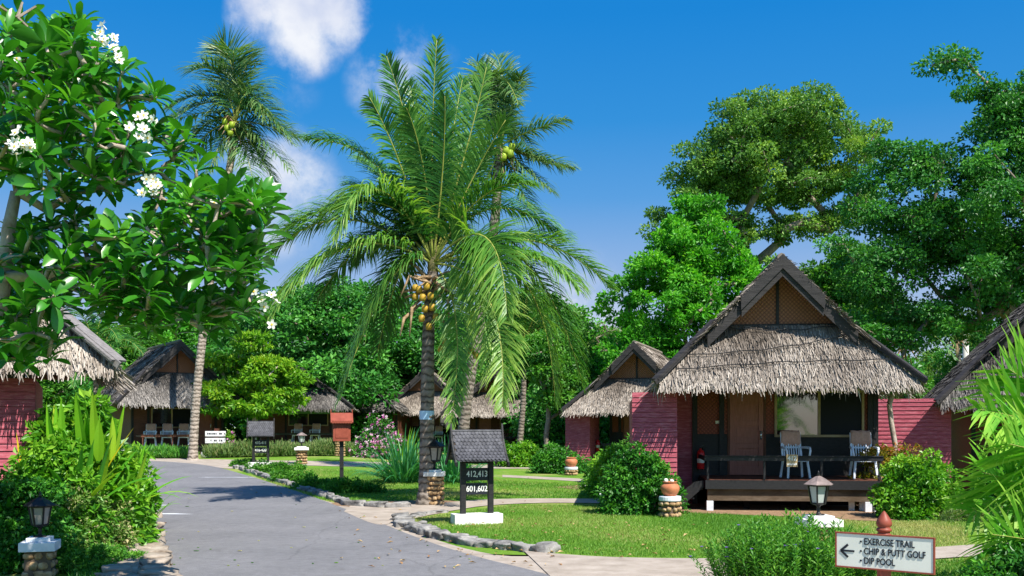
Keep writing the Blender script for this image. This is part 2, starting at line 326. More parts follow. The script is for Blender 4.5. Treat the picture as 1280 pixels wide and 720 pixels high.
for sub in (1, 2, 3):
    bm = bmesh.new(); bmesh.ops.create_icosphere(bm, subdivisions=sub, radius=1)
    bm.verts.ensure_lookup_table()
    ICO[sub] = ([v.co.copy() for v in bm.verts], [[v.index for v in f.verts] for f in bm.faces]); bm.free()

def tag(o, label=None, cat=None, group=None, kind=None):
    if label: o['label'] = label
    if cat: o['category'] = cat
    if group: o['group'] = group
    if kind: o['kind'] = kind
    return o
def empty(name, loc, rz, label, cat, group=None):
    o = bpy.data.objects.new(name, None); COL.objects.link(o); o.empty_display_size = 0.3
    o.location = loc; o.rotation_euler = (0, 0, rz); return tag(o, label, cat, group)
def copy_tree(o, parent=None):
    c = o.copy(); COL.objects.link(c)
    if parent: c.parent = parent
    for ch in list(o.children): copy_tree(ch, c)
    return c
def text(s, size, mat, parent, loc, rot=(R(90),0,0), name='lettering', align='CENTER', xs=1.0, depth=0.002, bold=0.0, spacing=1.0):
    cu = bpy.data.curves.new('txt', 'FONT'); cu.body = s; cu.size = size; cu.extrude = depth
    cu.align_x = align; cu.align_y = 'CENTER'; cu.offset = bold; cu.space_character = spacing
    o = bpy.data.objects.new('txt', cu); COL.objects.link(o)
    me = bpy.data.meshes.new_from_object(o.evaluated_get(bpy.context.evaluated_depsgraph_get()))
    bpy.data.objects.remove(o)
    me.materials.clear(); me.materials.append(mat)
    t = bpy.data.objects.new(name, me); COL.objects.link(t); t.parent = parent
    t.location = loc; t.rotation_euler = rot; t.scale = (xs, 1, 1)
    return t

# ------------------------------------------------------------------ foliage tools
def each(name, mat, parent, boxes, bevel=0):
    for b in boxes:
        g = G(); g.bx(*b); g.build(name, mat, parent, bevel=bevel)
def unit(a): return a/np.maximum(1e-9, np.linalg.norm(a, axis=-1, keepdims=True))
def leaves(g, P, D, Nn, ln, wd, tint, fold=0.25):
    """diamond leaves: base P, direction D, normal hint Nn"""
    D = unit(D); S = unit(np.cross(D, Nn)); U = np.cross(S, D)
    ln = np.asarray(ln)[:, None]*np.ones((len(P), 1)); wd = np.asarray(wd)[:, None]*np.ones((len(P), 1))
    a = P; c = P+D*ln-U*ln*0.12
    mid = P+D*ln*0.5
    b = mid+S*wd*0.5+U*wd*fold; d = mid-S*wd*0.5+U*wd*fold
    V = np.stack([a, b, c, d], 1).reshape(-1, 3)
    g.bulk(V, tint, 4)
def clump_leaves(g, C, rc, per, ln, wd, flat=0.65, up=0.5, tint_off=None, r=None):
    r = r or rng
    n = len(C)*per
    ci = np.repeat(np.arange(len(C)), per)
    d = unit(r.normal(size=(n, 3)))
    rad = rc[ci]*(r.uniform(0.25, 1.0, n)**0.6)
    off = d*rad[:, None]; off[:, 2] *= flat
    P = C[ci]+off
    D = unit(d+r.normal(size=(n, 3))*0.7+np.array([0, 0, -0.15]))
    Nn = unit(r.normal(size=(n, 3))*0.75+np.array([0, 0, up])+d*0.5)
    ct = r.normal(0, 0.16, len(C)) if tint_off is None else tint_off
    t = np.clip(0.45+ct[ci]+r.normal(0, 0.17, n)+0.12*d[:, 2], 0, 1)
    s = r.uniform(0.65, 1.25, n)
    leaves(g, P, D, Nn, ln*s, wd*s, t)
def ell_points(n, ells, r, shell=0.55):
    vol = np.array([e[3]*e[4]*e[5] for e in ells])**0.8; k = r.choice(len(ells), n, p=vol/vol.sum())
    E = np.array(ells)[k]; d = unit(r.normal(size=(n, 3)))
    rad = r.uniform(shell**2.2, 1, n)**(1/2.2)
    return E[:, :3]+d*E[:, 3:6]*rad[:, None]
def skeleton(g, roots, targets, r0, rtip, step=0.6, jit=0.12, n=6, sag=0.0, r=None, pw=0.45):
    """grow limbs from a chain of root points to every target, thickness by how many twigs a limb carries"""
    r = r or rng
    nodes = [Vector(p) for p in roots]; par = [-1]+list(range(len(roots)-1))
    T = sorted([Vector(t) for t in targets], key=lambda t: (t-nodes[-1]).length)
    leafn = []
    for t in T:
        best = None; bd = 1e9
        for i, p in enumerate(nodes):
            if i < len(roots)*0.45: continue
            d = (t-p).length
            lowpen = max(0, p.z-t.z)*0.8
            q = d+lowpen
            if q < bd: bd = q; best = i
        p = nodes[best]; L = (t-p).length; k = max(1, int(L/step)); cur = best
        for j in range(1, k+1):
            f = j/k
            q = p.lerp(t, f)+Vector((0, 0, math.sin(math.pi*f)*L*0.10*(1-sag)))
            if j < k: q += Vector(r.normal(size=3))*jit*min(L, 2)*0.5
            nodes.append(q); par.append(cur); cur = len(nodes)-1
        leafn.append(cur)
    cnt = [0]*len(nodes)
    for l in leafn:
        i = l
        while i >= 0: cnt[i] += 1; i = par[i]
    mx = max(1, cnt[0])
    rad = [max(rtip, r0*(max(c, 0.5)/mx)**pw) for c in cnt]
    for i in range(len(roots)): rad[i] = max(rad[i], r0*(1-0.35*i/len(roots)))
    for i in range(len(nodes)):
        if par[i] >= 0:
            a = nodes[par[i]]; b = nodes[i]
            ra = min(rad[par[i]], rad[i]*1.5)
            g.tube([a, a.lerp(b, 0.5), b], [ra, (ra+rad[i])/2, rad[i]], n=n if rad[i] > 0.03 else 4, cap=False)
    return nodes
def tree(name, label, base, h_trunk, ells, nclump, rc, per, leaf, mat, trunk_r=0.2, group=None, seed=1, shell=0.5, cat='tree', lean=(0, 0), barkm='bark', up=0.5, flat=0.65, rootn=5, limb=0.5):
    r = np.random.default_rng(seed)
    base = Vector(base)
    o = empty(name, base, 0, label, cat, group)
    C = ell_points(nclump, ells, r, shell)
    g = G(); clump_leaves(g, C, r.uniform(0.7, 1.3, nclump)*rc, per, leaf[0], leaf[1], flat, up, r=r)
    cr = g.build('crown', M[mat], o)
    g = G()
    roots = [Vector((lean[0]*(i/rootn)**1.3+math.sin(i*1.7+seed)*0.008*h_trunk*i, lean[1]*i/rootn, h_trunk*i/rootn)) for i in range(rootn+1)]
    roots[0].z = -0.3
    sel = C[r.choice(nclump, min(nclump, max(10, int(nclump*limb))), replace=False)]
    skeleton(g, roots, sel, trunk_r, trunk_r*0.07, step=max(0.5, h_trunk/7), r=r)
    g.build('trunk', M[barkm], o, smooth=True)
    return o
def bush(name, label, base, rx, ry, h, nclump, rc, per, leaf, mat, group=None, seed=1, flowers=None, cat='bush', flat=0.8, up=0.5, z0=0.0, stems=10):
    r = np.random.default_rng(seed)
    o = empty(name, base, 0, label, cat, group)
    d = unit(r.normal(size=(nclump, 3))); d[:, 2] = np.abs(d[:, 2])*1.0
    rad = r.uniform(0.35, 1, nclump)**0.5
    wob = 1+0.18*np.sin(d[:, 0]*5+seed)*np.cos(d[:, 1]*4+seed*2)
    C = d*rad[:, None]*wob[:, None]*np.array([rx-rc*0.6, ry-rc*0.6, h-rc*0.7]); C[:, 2] = np.maximum(C[:, 2], rc*0.35)+z0
    low = r.uniform(size=nclump) < 0.25
    C[low, 2] = r.uniform(rc*0.3, h*0.45, low.sum())+z0
    g = G(); clump_leaves(g, C, r.uniform(0.6, 1.35, nclump)*rc, per, leaf[0], leaf[1], flat, up, r=r)
    g.build('foliage', M[mat], o)
    g = G()
    for i in range(stems):
        c = C[r.integers(nclump)]; b = Vector((c[0]*0.25, c[1]*0.25, -0.05))
        g.tube([b, b.lerp(Vector(c), 0.5)+Vector(r.normal(size=3))*0.06, Vector(c)], [0.022*h+0.004, 0.012*h+0.003, 0.004], n=5)
    g.build('stem', M['bark'], o, smooth=True)
    if flowers:
        mt, n, sz = flowers
        k = r.choice(nclump, n); dd = unit(r.normal(size=(n, 3))+np.array([0, -0.8, 0.5]))
        P = C[k]+dd*rc*1.0
        g = G(); m = 5
        PP = np.repeat(P, m, 0); D = unit(r.normal(size=(n*m, 3))+np.repeat(dd, m, 0)*0.3)
        leaves(g, PP, D, np.repeat(dd, m, 0)+r.normal(size=(n*m, 3))*0.3, np.full(n*m, sz), np.full(n*m, sz*0.8), np.repeat(r.uniform(0, 1, n), m))
        g.build('flowers', M[mt], o)
    return o
def strap(g, p, az, el, ln, wd, droop, tint, seg=6, r=None):
    """a single arching strap-shaped leaf"""
    p = Vector(p); d = Vector((math.cos(az)*math.cos(el), math.sin(az)*math.cos(el), math.sin(el)))
    sd = Vector((-math.sin(az), math.cos(az), 0))
    V = []; q = p.copy()
    for i in range(seg+1):
        f = i/seg; w = wd*0.5*min(1.0, 0.35+f*3)*(1-f**3)+0.001
        up = sd.cross(d).normalized()
        V += [q-sd*w+up*w*0.35, q, q+sd*w+up*w*0.35]
        q = q+d*(ln/seg); d = (d+Vector((0, 0, -droop/seg*(0.5+f)))).normalized()
    Fc = []
    for i in range(seg):
        a = i*3; Fc += [(a, a+1, a+4, a+3), (a+1, a+2, a+5, a+4)]
    g.add(V, Fc, tint)
def frond(parent, start, apex, tip, leaflen, mat, nl=80, wd=0.035, droop=0.9, seed=0, rr=0.022, side=None, bare=0.14, wind=(0,0,0), name='frond', yellow=True, fwd=0.6, origin=None, sdroop=0.0, tb=0.0, shape=None):
    r = np.random.default_rng(seed)
    origin = Vector(origin) if origin is not None else Vector((0,0,0))
    S = Vector(start)-origin; A = Vector(apex)-origin; T = Vector(tip)-origin
    Cc = 2*A-0.5*(S+T)
    def B(t): return S*(1-t)**2+Cc*2*t*(1-t)+T*t*t
    def dB(t): return ((Cc-S)*2*(1-t)+(T-Cc)*2*t).normalized()
    o = empty_part = None
    h = (T-S); az = Vector((h.x, h.y, 0))
    sd0 = Vector(side).normalized() if side is not None else (az.normalized().cross(Vector((0,0,1))) if az.length > 0.05 else Vector((1,0,0)))
    g = G()
    nl2 = nl
    ts = np.linspace(bare, 1.0, nl2)
    for sgn in (1, -1):
        for i, t in enumerate(ts):
            t = min(1, t+r.uniform(-0.004, 0.004))
            p = B(t); tn = dB(t)
            sd = (sd0-tn*sd0.dot(tn)).normalized()
            upn = sd.cross(tn); 
            if upn.z < 0 and abs(upn.z) > 0.2: upn = -upn
            f = (t-bare)/(1-bare)
            L = leaflen*(0.45+0.55*math.sin(math.pi*min(1, (f*0.85+0.12)))**0.7)*(1 if f < 0.8 else 1-(f-0.8)*2.2)*r.uniform(0.82, 1.1)
            if r.uniform() < 0.04: L *= 0.5
            al = R(72-38*f+r.normal(0, 8)+5*math.sin(i*0.45+seed))
            d = (tn*math.cos(al)*1.0+sd*sgn*math.sin(al)+upn*(0.28+r.normal(0, 0.12))).normalized()
            seg = 4; q = p.copy(); V = []
            dl = droop*r.uniform(0.75, 1.3)
            wv = Vector(wind)
            for k in range(seg+1):
                fk = k/seg; w = wd*0.5*(0.55+0.9*fk if fk < 0.5 else (1-fk)*2.0)+0.0015
                wvec = (tn-d*tn.dot(d)); 
                if wvec.length < 0.15: wvec = upn-d*upn.dot(d)
                wvec.normalize()
                V += [q-wvec*w, q+wvec*w]
                q = q+d*(L/seg)
                d = (d+Vector((0, 0, -1))*dl/seg*(0.6+fk)+wv/seg).normalized()
            t0 = min(1, max(0, 0.42+tb+r.normal(0, 0.15)+(0.15 if yellow else 0)*f))
            g.add(V, [(2*k, 2*k+1, 2*k+3, 2*k+2) for k in range(seg)], [min(1, max(0, t0+0.1*k)) for k in range(seg)])
    fo = g.build(name, mat, parent)
    g = G(); n = 14
    g.tube([B(i/n) for i in range(n+1)], [rr*(1.7-1.3*min(1, i/n*1.1)) if i > 0 else rr*1.9 for i in range(n+1)], n=6)
    rb = g.build('midrib', M['rachis'], fo, smooth=True)
    return fo

# ------------------------------------------------------------------ thatch
def thatch_plane(g, q, rows, per_m, ln, wd, r, lift=0.035, out=(0,0,1)):
    """q: eave-left, eave-right, top-right, top-left"""
    a, b, c, d = [np.array(v, dtype=float) for v in q]
    nrm = np.cross(b-a, d-a); nrm /= np.linalg.norm(nrm)
    if nrm @ np.array(out) < 0: nrm = -nrm
    for k in range(rows):
        f = (k+0.5)/rows
        L = a*(1-f)+d*f; Rr = b*(1-f)+c*f
        wid = np.linalg.norm(Rr-L); n = int(per_m*wid)+1
        u = r.uniform(0, 1, n); fj = np.clip(f+r.normal(0, 0.4/rows, n), 0, 1.0)
        La = a[None]*(1-fj[:, None])+d[None]*fj[:, None]; Ra = b[None]*(1-fj[:, None])+c[None]*fj[:, None]
        P = La*(1-u[:, None])+Ra*u[:, None]
        dn = (a+b)/2-(c+d)/2; dn /= np.linalg.norm(dn); sd = np.cross(nrm, dn)
        D = unit(dn[None]+sd[None]*r.normal(0, 0.13, n)[:, None]+nrm[None]*r.normal(0.03, 0.05, n)[:, None])
        S = unit(np.cross(D, nrm[None])+nrm[None]*r.normal(0, 0.4, n)[:, None])
        l = ln*r.uniform(0.6, 1.2, n)[:, None]; w = wd*r.uniform(0.5, 1.2, n)[:, None]*0.5
        P0 = P+nrm*(0.01+r.uniform(0, 0.02, n)[:, None]); P1 = P0+D*l+nrm*lift*r.uniform(0.2, 1.3, n)[:, None]
        V = np.stack([P0-S*w, P0+S*w, P1+S*w*0.6, P1-S*w*0.6], 1).reshape(-1, 3)
        band = 0.08*math.sin(k*2.1)
        xn = np.array([mnoise.noise(Vector(p*0.9)) for p in P])
        g.bulk(V, np.clip(0.45+band+xn*0.55+r.normal(0, 0.2, n), 0, 1))
def fringe(g, a, b, per_m, ln, wd, r, outd=(0,-1,0), layers=2, ztop=0.05):
    a = np.array(a, float); b = np.array(b, float); outd = np.array(outd, float)
    n = int(np.linalg.norm(b-a)*per_m)*layers
    u = r.uniform(0, 1, n)[:, None]
    P = a*(1-u)+b*u+r.normal(0, 0.03, (n, 3))+outd*r.uniform(-0.14, 0.04, n)[:, None]+np.array([0, 0, ztop])
    ax = unit((b-a)[None])[0]
    jag = 0.75+0.45*np.array([mnoise.noise(Vector((x[0]*2.2, x[1]*2.2, 3))) for x in P])
    l = ln*(r.uniform(0.3, 1.0, n)**0.8*jag)[:, None]
    D = unit(np.array([0, 0, -1.0])[None]+outd[None]*r.normal(0.35, 0.2, n)[:, None]+ax[None]*r.normal(0, 0.16, n)[:, None])
    D2 = unit(D+np.array([0, 0, -0.6])[None]+ax[None]*r.normal(0, 0.15, n)[:, None])
    th = r.uniform(-0.9, 0.9, n)[:, None]
    S = unit(ax[None]*np.cos(th)+outd[None]*np.sin(th))
    w = wd*r.uniform(0.5, 1.3, n)[:, None]*0.5
    P1 = P+D*l*0.5; P2 = P1+D2*l*0.5
    t = np.clip(0.6+r.normal(0, 0.22, n), 0, 1)
    g.bulk(np.stack([P-S*w, P+S*w, P1+S*w*0.9, P1-S*w*0.9], 1).reshape(-1, 3), t)
    g.bulk(np.stack([P1-S*w*0.9, P1+S*w*0.9, P2+S*w*0.15, P2-S*w*0.15], 1).reshape(-1, 3), t)

def roof(house, hw, ze, zr, zg, depth, dens=1.0, mat='thatch', sidemat=None, seed=1, board='blackwarm', hipboard='blackwarm', fr=0.36, ov=0.55, hbw=0.19):
    r = np.random.default_rng(seed)
    k = (zr-ze)/hw; wg = (zr-zg)/k; yg = (zg-ze)*0.95
    yb = depth
    yo = yg-ov
    eps = 0.10
    # solid slabs under the reed surface
    g = G()
    def slab(P, th=0.10):
        P = [Vector(p) for p in P]; nr = (P[1]-P[0]).cross(P[-1]-P[0]).normalized()
        if nr.z < 0: nr = -nr
        n = len(P); Q = [p-nr*th for p in P]
        g.add(P+Q, [tuple(range(n)), tuple(range(2*n-1, n-1, -1))]+[(i, i+n, (i+1) % n+n, (i+1) % n) for i in range(n)], 0.35)
    slab([(-hw, 0, ze), (hw, 0, ze), (wg, yg, zg), (-wg, yg, zg)])
    for s in (-1, 1):
        slab([(s*hw, 0.02, ze), (s*hw, yb, ze), (0, yb, zr), (0, yo, zr), (s*wg, yo+0.02, zg), (s*wg*1.02, yg, zg-0.01)])
    # reeds
    L = math.hypot(zg-ze, yg)
    rows = max(5, int(L/0.11))
    thatch_plane(g, [(-hw, 0, ze), (hw, 0, ze), (wg, yg, zg), (-wg, yg, zg)], rows, 62*dens, 0.36, 0.03/math.sqrt(dens), r)
    for s in (-1, 1):
        Ls = math.hypot(zr-ze, hw); rs = max(8, int(Ls/0.17))
        thatch_plane(g, [(s*hw, 0.35, ze), (s*hw, yb, ze), (0.0, yb, zr), (0.0, yo, zr)], rs, 26*dens, 0.42, 0.045/math.sqrt(dens), r)
        fringe(g, (s*hw, 0, ze), (s*hw, yb, ze), 45*dens, fr*0.9, 0.03, r, (s, 0, 0), 1)
        # shaggy verge edge above the barge board
        n = int(120*dens); u = r.uniform(0, 1, n)[:, None]
        P = np.array([0, yo, zr+0.03])*(1-u)+np.array([s*wg, yo, zg+0.03])*u
        D = unit(np.array([s*0.7, -0.9, -0.6])+r.normal(0, 0.35, (n, 3)))
        S = unit(np.cross(D, r.normal(size=(n, 3))))
        V = np.stack([P-S*0.015, P+S*0.015, P+D*0.16+S*0.006, P+D*0.16-S*0.006], 1).reshape(-1, 3)
        g.bulk(V, np.clip(r.normal(0.6, 0.2, n), 0, 1))
        u = r.uniform(0, 1, n)[:, None]
        P = np.array([s*wg, yg, zg+0.03])*(1-u)+np.array([s*hw, 0, ze+0.03])*u
        D = unit(np.array([s*0.8, 0.1, -0.5])+r.normal(0, 0.35, (n, 3))); S = unit(np.cross(D, r.normal(size=(n, 3))))
        g.bulk(np.stack([P-S*0.015, P+S*0.015, P+D*0.16+S*0.006, P+D*0.16-S*0.006], 1).reshape(-1, 3), np.clip(r.normal(0.6, 0.2, n), 0, 1))
    fringe(g, (-hw+0.05, 0, ze), (hw-0.05, 0, ze), 60*dens, fr*0.62, 0.028/math.sqrt(dens), r, (0, -1, 0), 2)
    fringe(g, (-hw+0.05, 0, ze), (hw-0.05, 0, ze), 9*dens, fr*1.15, 0.026, r, (0, -0.5, 0), 1)
    # ridge cap
    rw = G()
    def onp(x, f): return Vector((x, yg*f-0.06, ze+(zg-ze)*f+0.10))
    for j, (f0, f1, sag) in enumerate(((0.93, 0.93, 0.10), (0.40, 0.78, 0.06), (0.16, 0.30, -0.04))):
        pts = []
        for i in range(21):
            u_ = i/20; f = f0+(f1-f0)*u_-sag*math.sin(math.pi*u_)+0.012*math.sin(i*1.3+j); xw = (hw-(hw-wg)*f)*0.93
            pts.append(onp((-1+2*u_)*xw, f))
        rw.tube(pts, 0.011, n=5)
    g.tube([(0, yo+0.05, zr+0.02), (0, (yo+yb)/2, zr+0.03), (0, yb, zr+0.02)], 0.09, n=8, t=0.4)
    rf = g.build('roof', M[mat], house)
    if dens > 1: rw.build('binding_wires', M['metalblack'], rf)
    # gable
    yw = yg+0.06
    g = G()
    P = [(-wg*0.99, yw, zg-0.03), (wg*0.99, yw, zg-0.03), (0, yw, zr-0.13)]
    g.add(P+[(p[0], p[1]+0.05, p[2]) for p in P], [(0,1,2),(5,4,3),(0,3,4,1),(1,4,5,2),(2,5,3,0)])
    g.build('gable_panel', M['woven'], rf); g = G()
    P = [(-hw*0.8, yb-0.5, ze), (hw*0.8, yb-0.5, ze), (0, yb-0.5, zr-0.2)]
    g.add(P+[(p[0], p[1]+0.05, p[2]) for p in P], [(0,1,2),(5,4,3),(0,3,4,1),(1,4,5,2),(2,5,3,0)])
    g.build('gable_panel', M['woven'], rf)
    g = G()
    g.bx(-0.03, 0.03, yw-0.05, yw-0.003, zg, zr-0.25)
    g.bx(-wg*0.97, wg*0.97, yw-0.06, yw-0.003, zg-0.04, zg+0.035)
    g.build('gable_batten', M['black'], rf)
    # barge boards, upper pair standing out, lower pair on the hips
    up = Vector((0, 0, 1))
    for s in (-1, 1):
        g = G()
        dv = Vector((s*wg, 0, zg-zr)).normalized(); nn = Vector((-dv.z*s, 0, abs(dv.x))).normalized()
        kx = 0.62
        A = Vector((0, yo-0.03, zr-0.07)); Bv = Vector((s*wg*kx, yo-0.03, zr-0.07+(zg-zr)*kx))
        A2 = Vector((0, yo-0.03, zr-0.07)); hb = 0.30
        def plk(a, b, h, y0, th):
            a = Vector(a); b = Vector(b)
            V = [a, b, b+Vector((0, 0, -h)), a+Vector((0, 0, -h))]
            V = [Vector((p.x, y0, p.z)) for p in V]+[Vector((p.x, y0+th, p.z)) for p in V]
            g.add(V, [(0,1,2,3),(7,6,5,4),(0,4,5,1),(1,5,6,2),(2,6,7,3),(3,7,4,0)])
        plk((s*0.001, 0, zr+0.06), (s*wg*kx*1.02, 0, zr+0.06-k*wg*kx*1.02), hb, yo-0.125, 0.04)
        plk((s*0.001, 0, zr-0.16), (s*wg*kx, 0, zr-0.16-k*wg*kx), hb*0.8, yo-0.083, 0.035)
        plk((s*wg*kx*0.9, 0, zr-0.05-k*wg*kx*0.9), (s*wg*1.14, 0, zr-0.02-k*wg*1.14), hb*0.95, yo-0.045, 0.04)
        g.build('barge_board', M[board], rf)
        g = G()
        a = Vector((s*wg*1.0, yg-0.1, zg+0.13)); b = Vector((s*(hw+0.04), -0.10, ze+0.09))
        g.beam(a, b, hbw, 0.035, up=(s*0.35, -0.35, 1)); 
        g.beam(a+Vector((0, -0.09, -0.07)), b+Vector((0, -0.09, -0.07)), 0.03, 0.10, up=(0, 0, 1))
        g.build('hip_board', M[hipboard], rf)
    return dict(k=k, wg=wg, yg=yg)

def plank_wall(parent, x0, x1, y, z0, z1, mat='redwood', pitch=0.105, th=0.03, name='side_wall', face=-1):
    g = G(); z = z0; i = 0
    while z < z1-0.01:
        zz = min(z+pitch-0.008, z1)
        # lapped board: lower edge stands proud
        a = 0.016
        V = [(x0, y, z), (x1, y, z), (x1, y+a, zz), (x0, y+a, zz), (x0, y+th+a, z), (x1, y+th+a, z), (x1, y+th+a, zz), (x0, y+th+a, zz)]
        g.add(V, [(0,1,2,3),(7,6,5,4),(0,4,5,1),(1,5,6,2),(2,6,7,3),(3,7,4,0)])
        z += pitch; i += 1
    g.bx(x0+0.02, x1-0.02, y+th+a, y+th+a+0.05, z0, z1)
    return g.build(name, M[mat], parent)

def front(house, x0, x1, yw, ydeck, dz, ztop, door, win, deckx, depth, detail=True, wallm='wovenred', lowm='black', rail=0.49, bodym='brownwood', rsign=None, stilts=True, railm='black'):
    """veranda front: deck, rail, wall with door and window"""
    # body
    g = G()
    g.bx(x0, x0+0.08, yw+0.1, depth-0.5, 0.0, ztop); g.bx(x1-0.08, x1, yw+0.1, depth-0.5, 0.0, ztop)
    g.bx(x0+0.08, x1-0.08, depth-0.58, depth-0.5, 0.0, ztop)
    g.build('wall', M[bodym], house)
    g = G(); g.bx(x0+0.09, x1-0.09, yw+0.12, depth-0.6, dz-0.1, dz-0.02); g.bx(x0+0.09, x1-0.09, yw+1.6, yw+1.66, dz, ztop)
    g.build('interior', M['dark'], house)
    # front wall pieces between openings
    ops = sorted([o for o in (door and (door[0], door[1], dz, dz+1.95), win and (win[0], win[1], win[2], win[3])) if o])
    UW = []; LW = []; xs = x0; zm = 1.62
    for (a, b, c, d) in ops+[(x1, x1, 0, 0)]:
        if a > xs+0.01:
            UW.append((xs, a, yw, yw+0.06, zm, ztop)); LW.append((xs, a, yw-0.01, yw+0.06, 0.0 if not detail else dz-0.15, zm-0.004))
        if b > a:
            if d < ztop: UW.append((a, b, yw, yw+0.06, d, ztop))
            if c > dz+0.05: LW.append((a, b, yw-0.01, yw+0.06, dz-0.15, c))
        xs = b
    each('front_wall', M[wallm], house, UW); each('skirting_wall', M[lowm], house, LW)
    PX = []
    for x in (x0+0.05, x1-0.05)+tuple(o for o in ((ops[0][0]-0.13) if ops else None, (ops[-1][1]+0.13) if ops else None) if o):
        PX.append((x-0.055, x+0.055, yw-0.06, yw-0.012, 0.0, ztop+0.05))
    each('pillar', M['black'], house, PX)
    if door:
        a, b = door[0], door[1]
        g = G(); zt_ = dz+1.95
        g.bx(a, a+0.05, yw-0.03, yw+0.05, dz, zt_); g.bx(b-0.05, b, yw-0.03, yw+0.05, dz, zt_); g.bx(a, b, yw-0.033, yw+0.052, zt_, zt_+0.05)
        fr_ = g.build('door_frame', M['brownwood'], house, bevel=0.004)
        g = G(); a += 0.055; b -= 0.055; w = b-a
        g.bx(a, b, yw+0.015, yw+0.04, dz+0.01, zt_-0.01)
        g.bx(a, a+0.11, yw-0.02, yw+0.014, dz+0.01, zt_-0.01); g.bx(b-0.11, b, yw-0.02, yw+0.014, dz+0.01, zt_-0.01)
        zs = [dz+0.01, dz+0.2, dz+0.62, dz+0.74, dz+1.14, dz+1.24, dz+1.66, dz+1.94]
        for i in range(0, 8, 2): g.bx(a+0.11, b-0.11, yw-0.017, yw+0.014, zs[i], min(zs[i+1], zs[i]+0.2) if i in (0,) else zs[i]+0.11 if i < 6 else zs[i+1])
        for i in (1, 3, 5): g.bx(a+0.15, b-0.15, yw+0.006, yw+0.0149, zs[i]+0.04 if i == 1 else zs[i]+0.15, zs[i+1]-0.04)
        dd = g.build('door', M['door'], house, bevel=0.003)
        if detail:
            g = G(); g.lathe([(0.0, 0), (0.028, 0.005), (0.03, 0.02), (0.015, 0.035), (0.0, 0.045)], (0,0,0), 12, m=Matrix.Rotation(R(90), 3, 'X'))
            g.tube([(0, 0.0, -0.12), (0, -0.012, -0.12)], 0.02, n=10); g.bx(-0.024, 0.024, -0.003, 0.001, -0.15, 0.04)
            h = g.build('handle', M['steel'], dd, smooth=True); h.location = (b-0.06, yw-0.022, dz+0.98)
    if win:
        a, b, c, d = win
        f = G(); w = 0.055
        f.bx(a, b, yw-0.05, yw+0.03, c, c+w); f.bx(a, b, yw-0.05, yw+0.03, d-w, d)
        f.bx(a, a+w, yw-0.047, yw+0.028, c+w, d-w); f.bx(b-w, b, yw-0.047, yw+0.028, c+w, d-w)
        m = (a+b)/2; f.bx(m-0.028, m+0.028, yw-0.044, yw+0.026, c+w, d-w)
        wf = f.build('window', M['tan'], house, bevel=0.003)
        g = G(); g.bx(a+w, m-0.028, yw-0.012, yw-0.004, c+w, d-w); g.build('pane', M['pane'], wf)
        g = G(); g.bx(m+0.028, b-w, yw-0.012, yw-0.004, c+w, d-w); g.build('dark_pane', M['screen'], wf)
    # deck
    a, b = deckx
    g = G(); nb = 9
    for i in range(nb):
        y0 = ydeck+(yw-ydeck)*i/nb; g.bx(a, b, y0+0.006, y0+(yw-ydeck)/nb-0.006, dz-0.035, dz)
    dk = g.build('deck', M['brownwood'], house)
    g = G(); g.bx(a-0.03, b+0.03, ydeck-0.05, ydeck, dz-0.20, dz-0.012); g.bx(a-0.03, a+0.02, ydeck, yw, dz-0.2, dz-0.04); g.bx(b-0.02, b+0.03, ydeck, yw, dz-0.2, dz-0.04)
    g.build('fascia', M['black'], dk)
    g = G(); g.bx(a+0.02, b-0.02, ydeck+0.03, ydeck+0.15, dz-0.45, dz-0.204)
    g.build('beam', M['beam'], dk)
    g = G(); g.bx(a-0.05, b+0.05, ydeck-0.04, ydeck+0.02, dz+rail-0.09, dz+rail)
    g.bx(a-0.05, b+0.05, ydeck-0.06, ydeck+0.04, dz+rail+0.002, dz+rail+0.022)
    npst = 4 if detail else 3
    for i in range(npst):
        x = a+(b-a)*(i+0.02)/(npst-1+0.04); g.bx(x-0.022, x+0.022, ydeck-0.02, ydeck+0.02, dz, dz+rail-0.09)
    g.bx(a-0.05, a-0.01, ydeck+0.02, yw-0.3, dz+rail-0.09, dz+rail); g.bx(b+0.01, b+0.05, ydeck+0.02, yw-0.06, dz+rail-0.09, dz+rail)
    g.build('railing', M[railm], house, bevel=0.003)
    each('stilt', M['greypaint'], house, [(x-0.07, x+0.07, ydeck-0.01, ydeck+0.13, -0.1, dz-0.455) for x in (a+0.07, b-0.24, b-0.05)], 0.005)
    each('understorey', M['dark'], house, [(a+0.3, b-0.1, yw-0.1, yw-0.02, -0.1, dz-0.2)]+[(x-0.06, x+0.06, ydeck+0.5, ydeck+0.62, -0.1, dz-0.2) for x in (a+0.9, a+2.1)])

# ================================================================== GROUND
g = G(); xs = np.concatenate([np.linspace(-260, -42, 12), np.arange(-40, 41, 1.0), np.linspace(42, 260, 12)])
ys = np.concatenate([np.linspace(-120, -2, 8), np.arange(0, 81, 1.0), np.linspace(84, 400, 12)])
V = [(x, y, zt(x, y)) for y in ys for x in xs]; nx = len(xs)
g.add(V, [(j*nx+i, j*nx+i+1, (j+1)*nx+i+1, (j+1)*nx+i) for j in range(len(ys)-1) for i in range(nx-1)])
tag(g.build('ground', M['lawn']), 'sunlit mown lawn and open ground between the bungalows', None, None, 'structure')

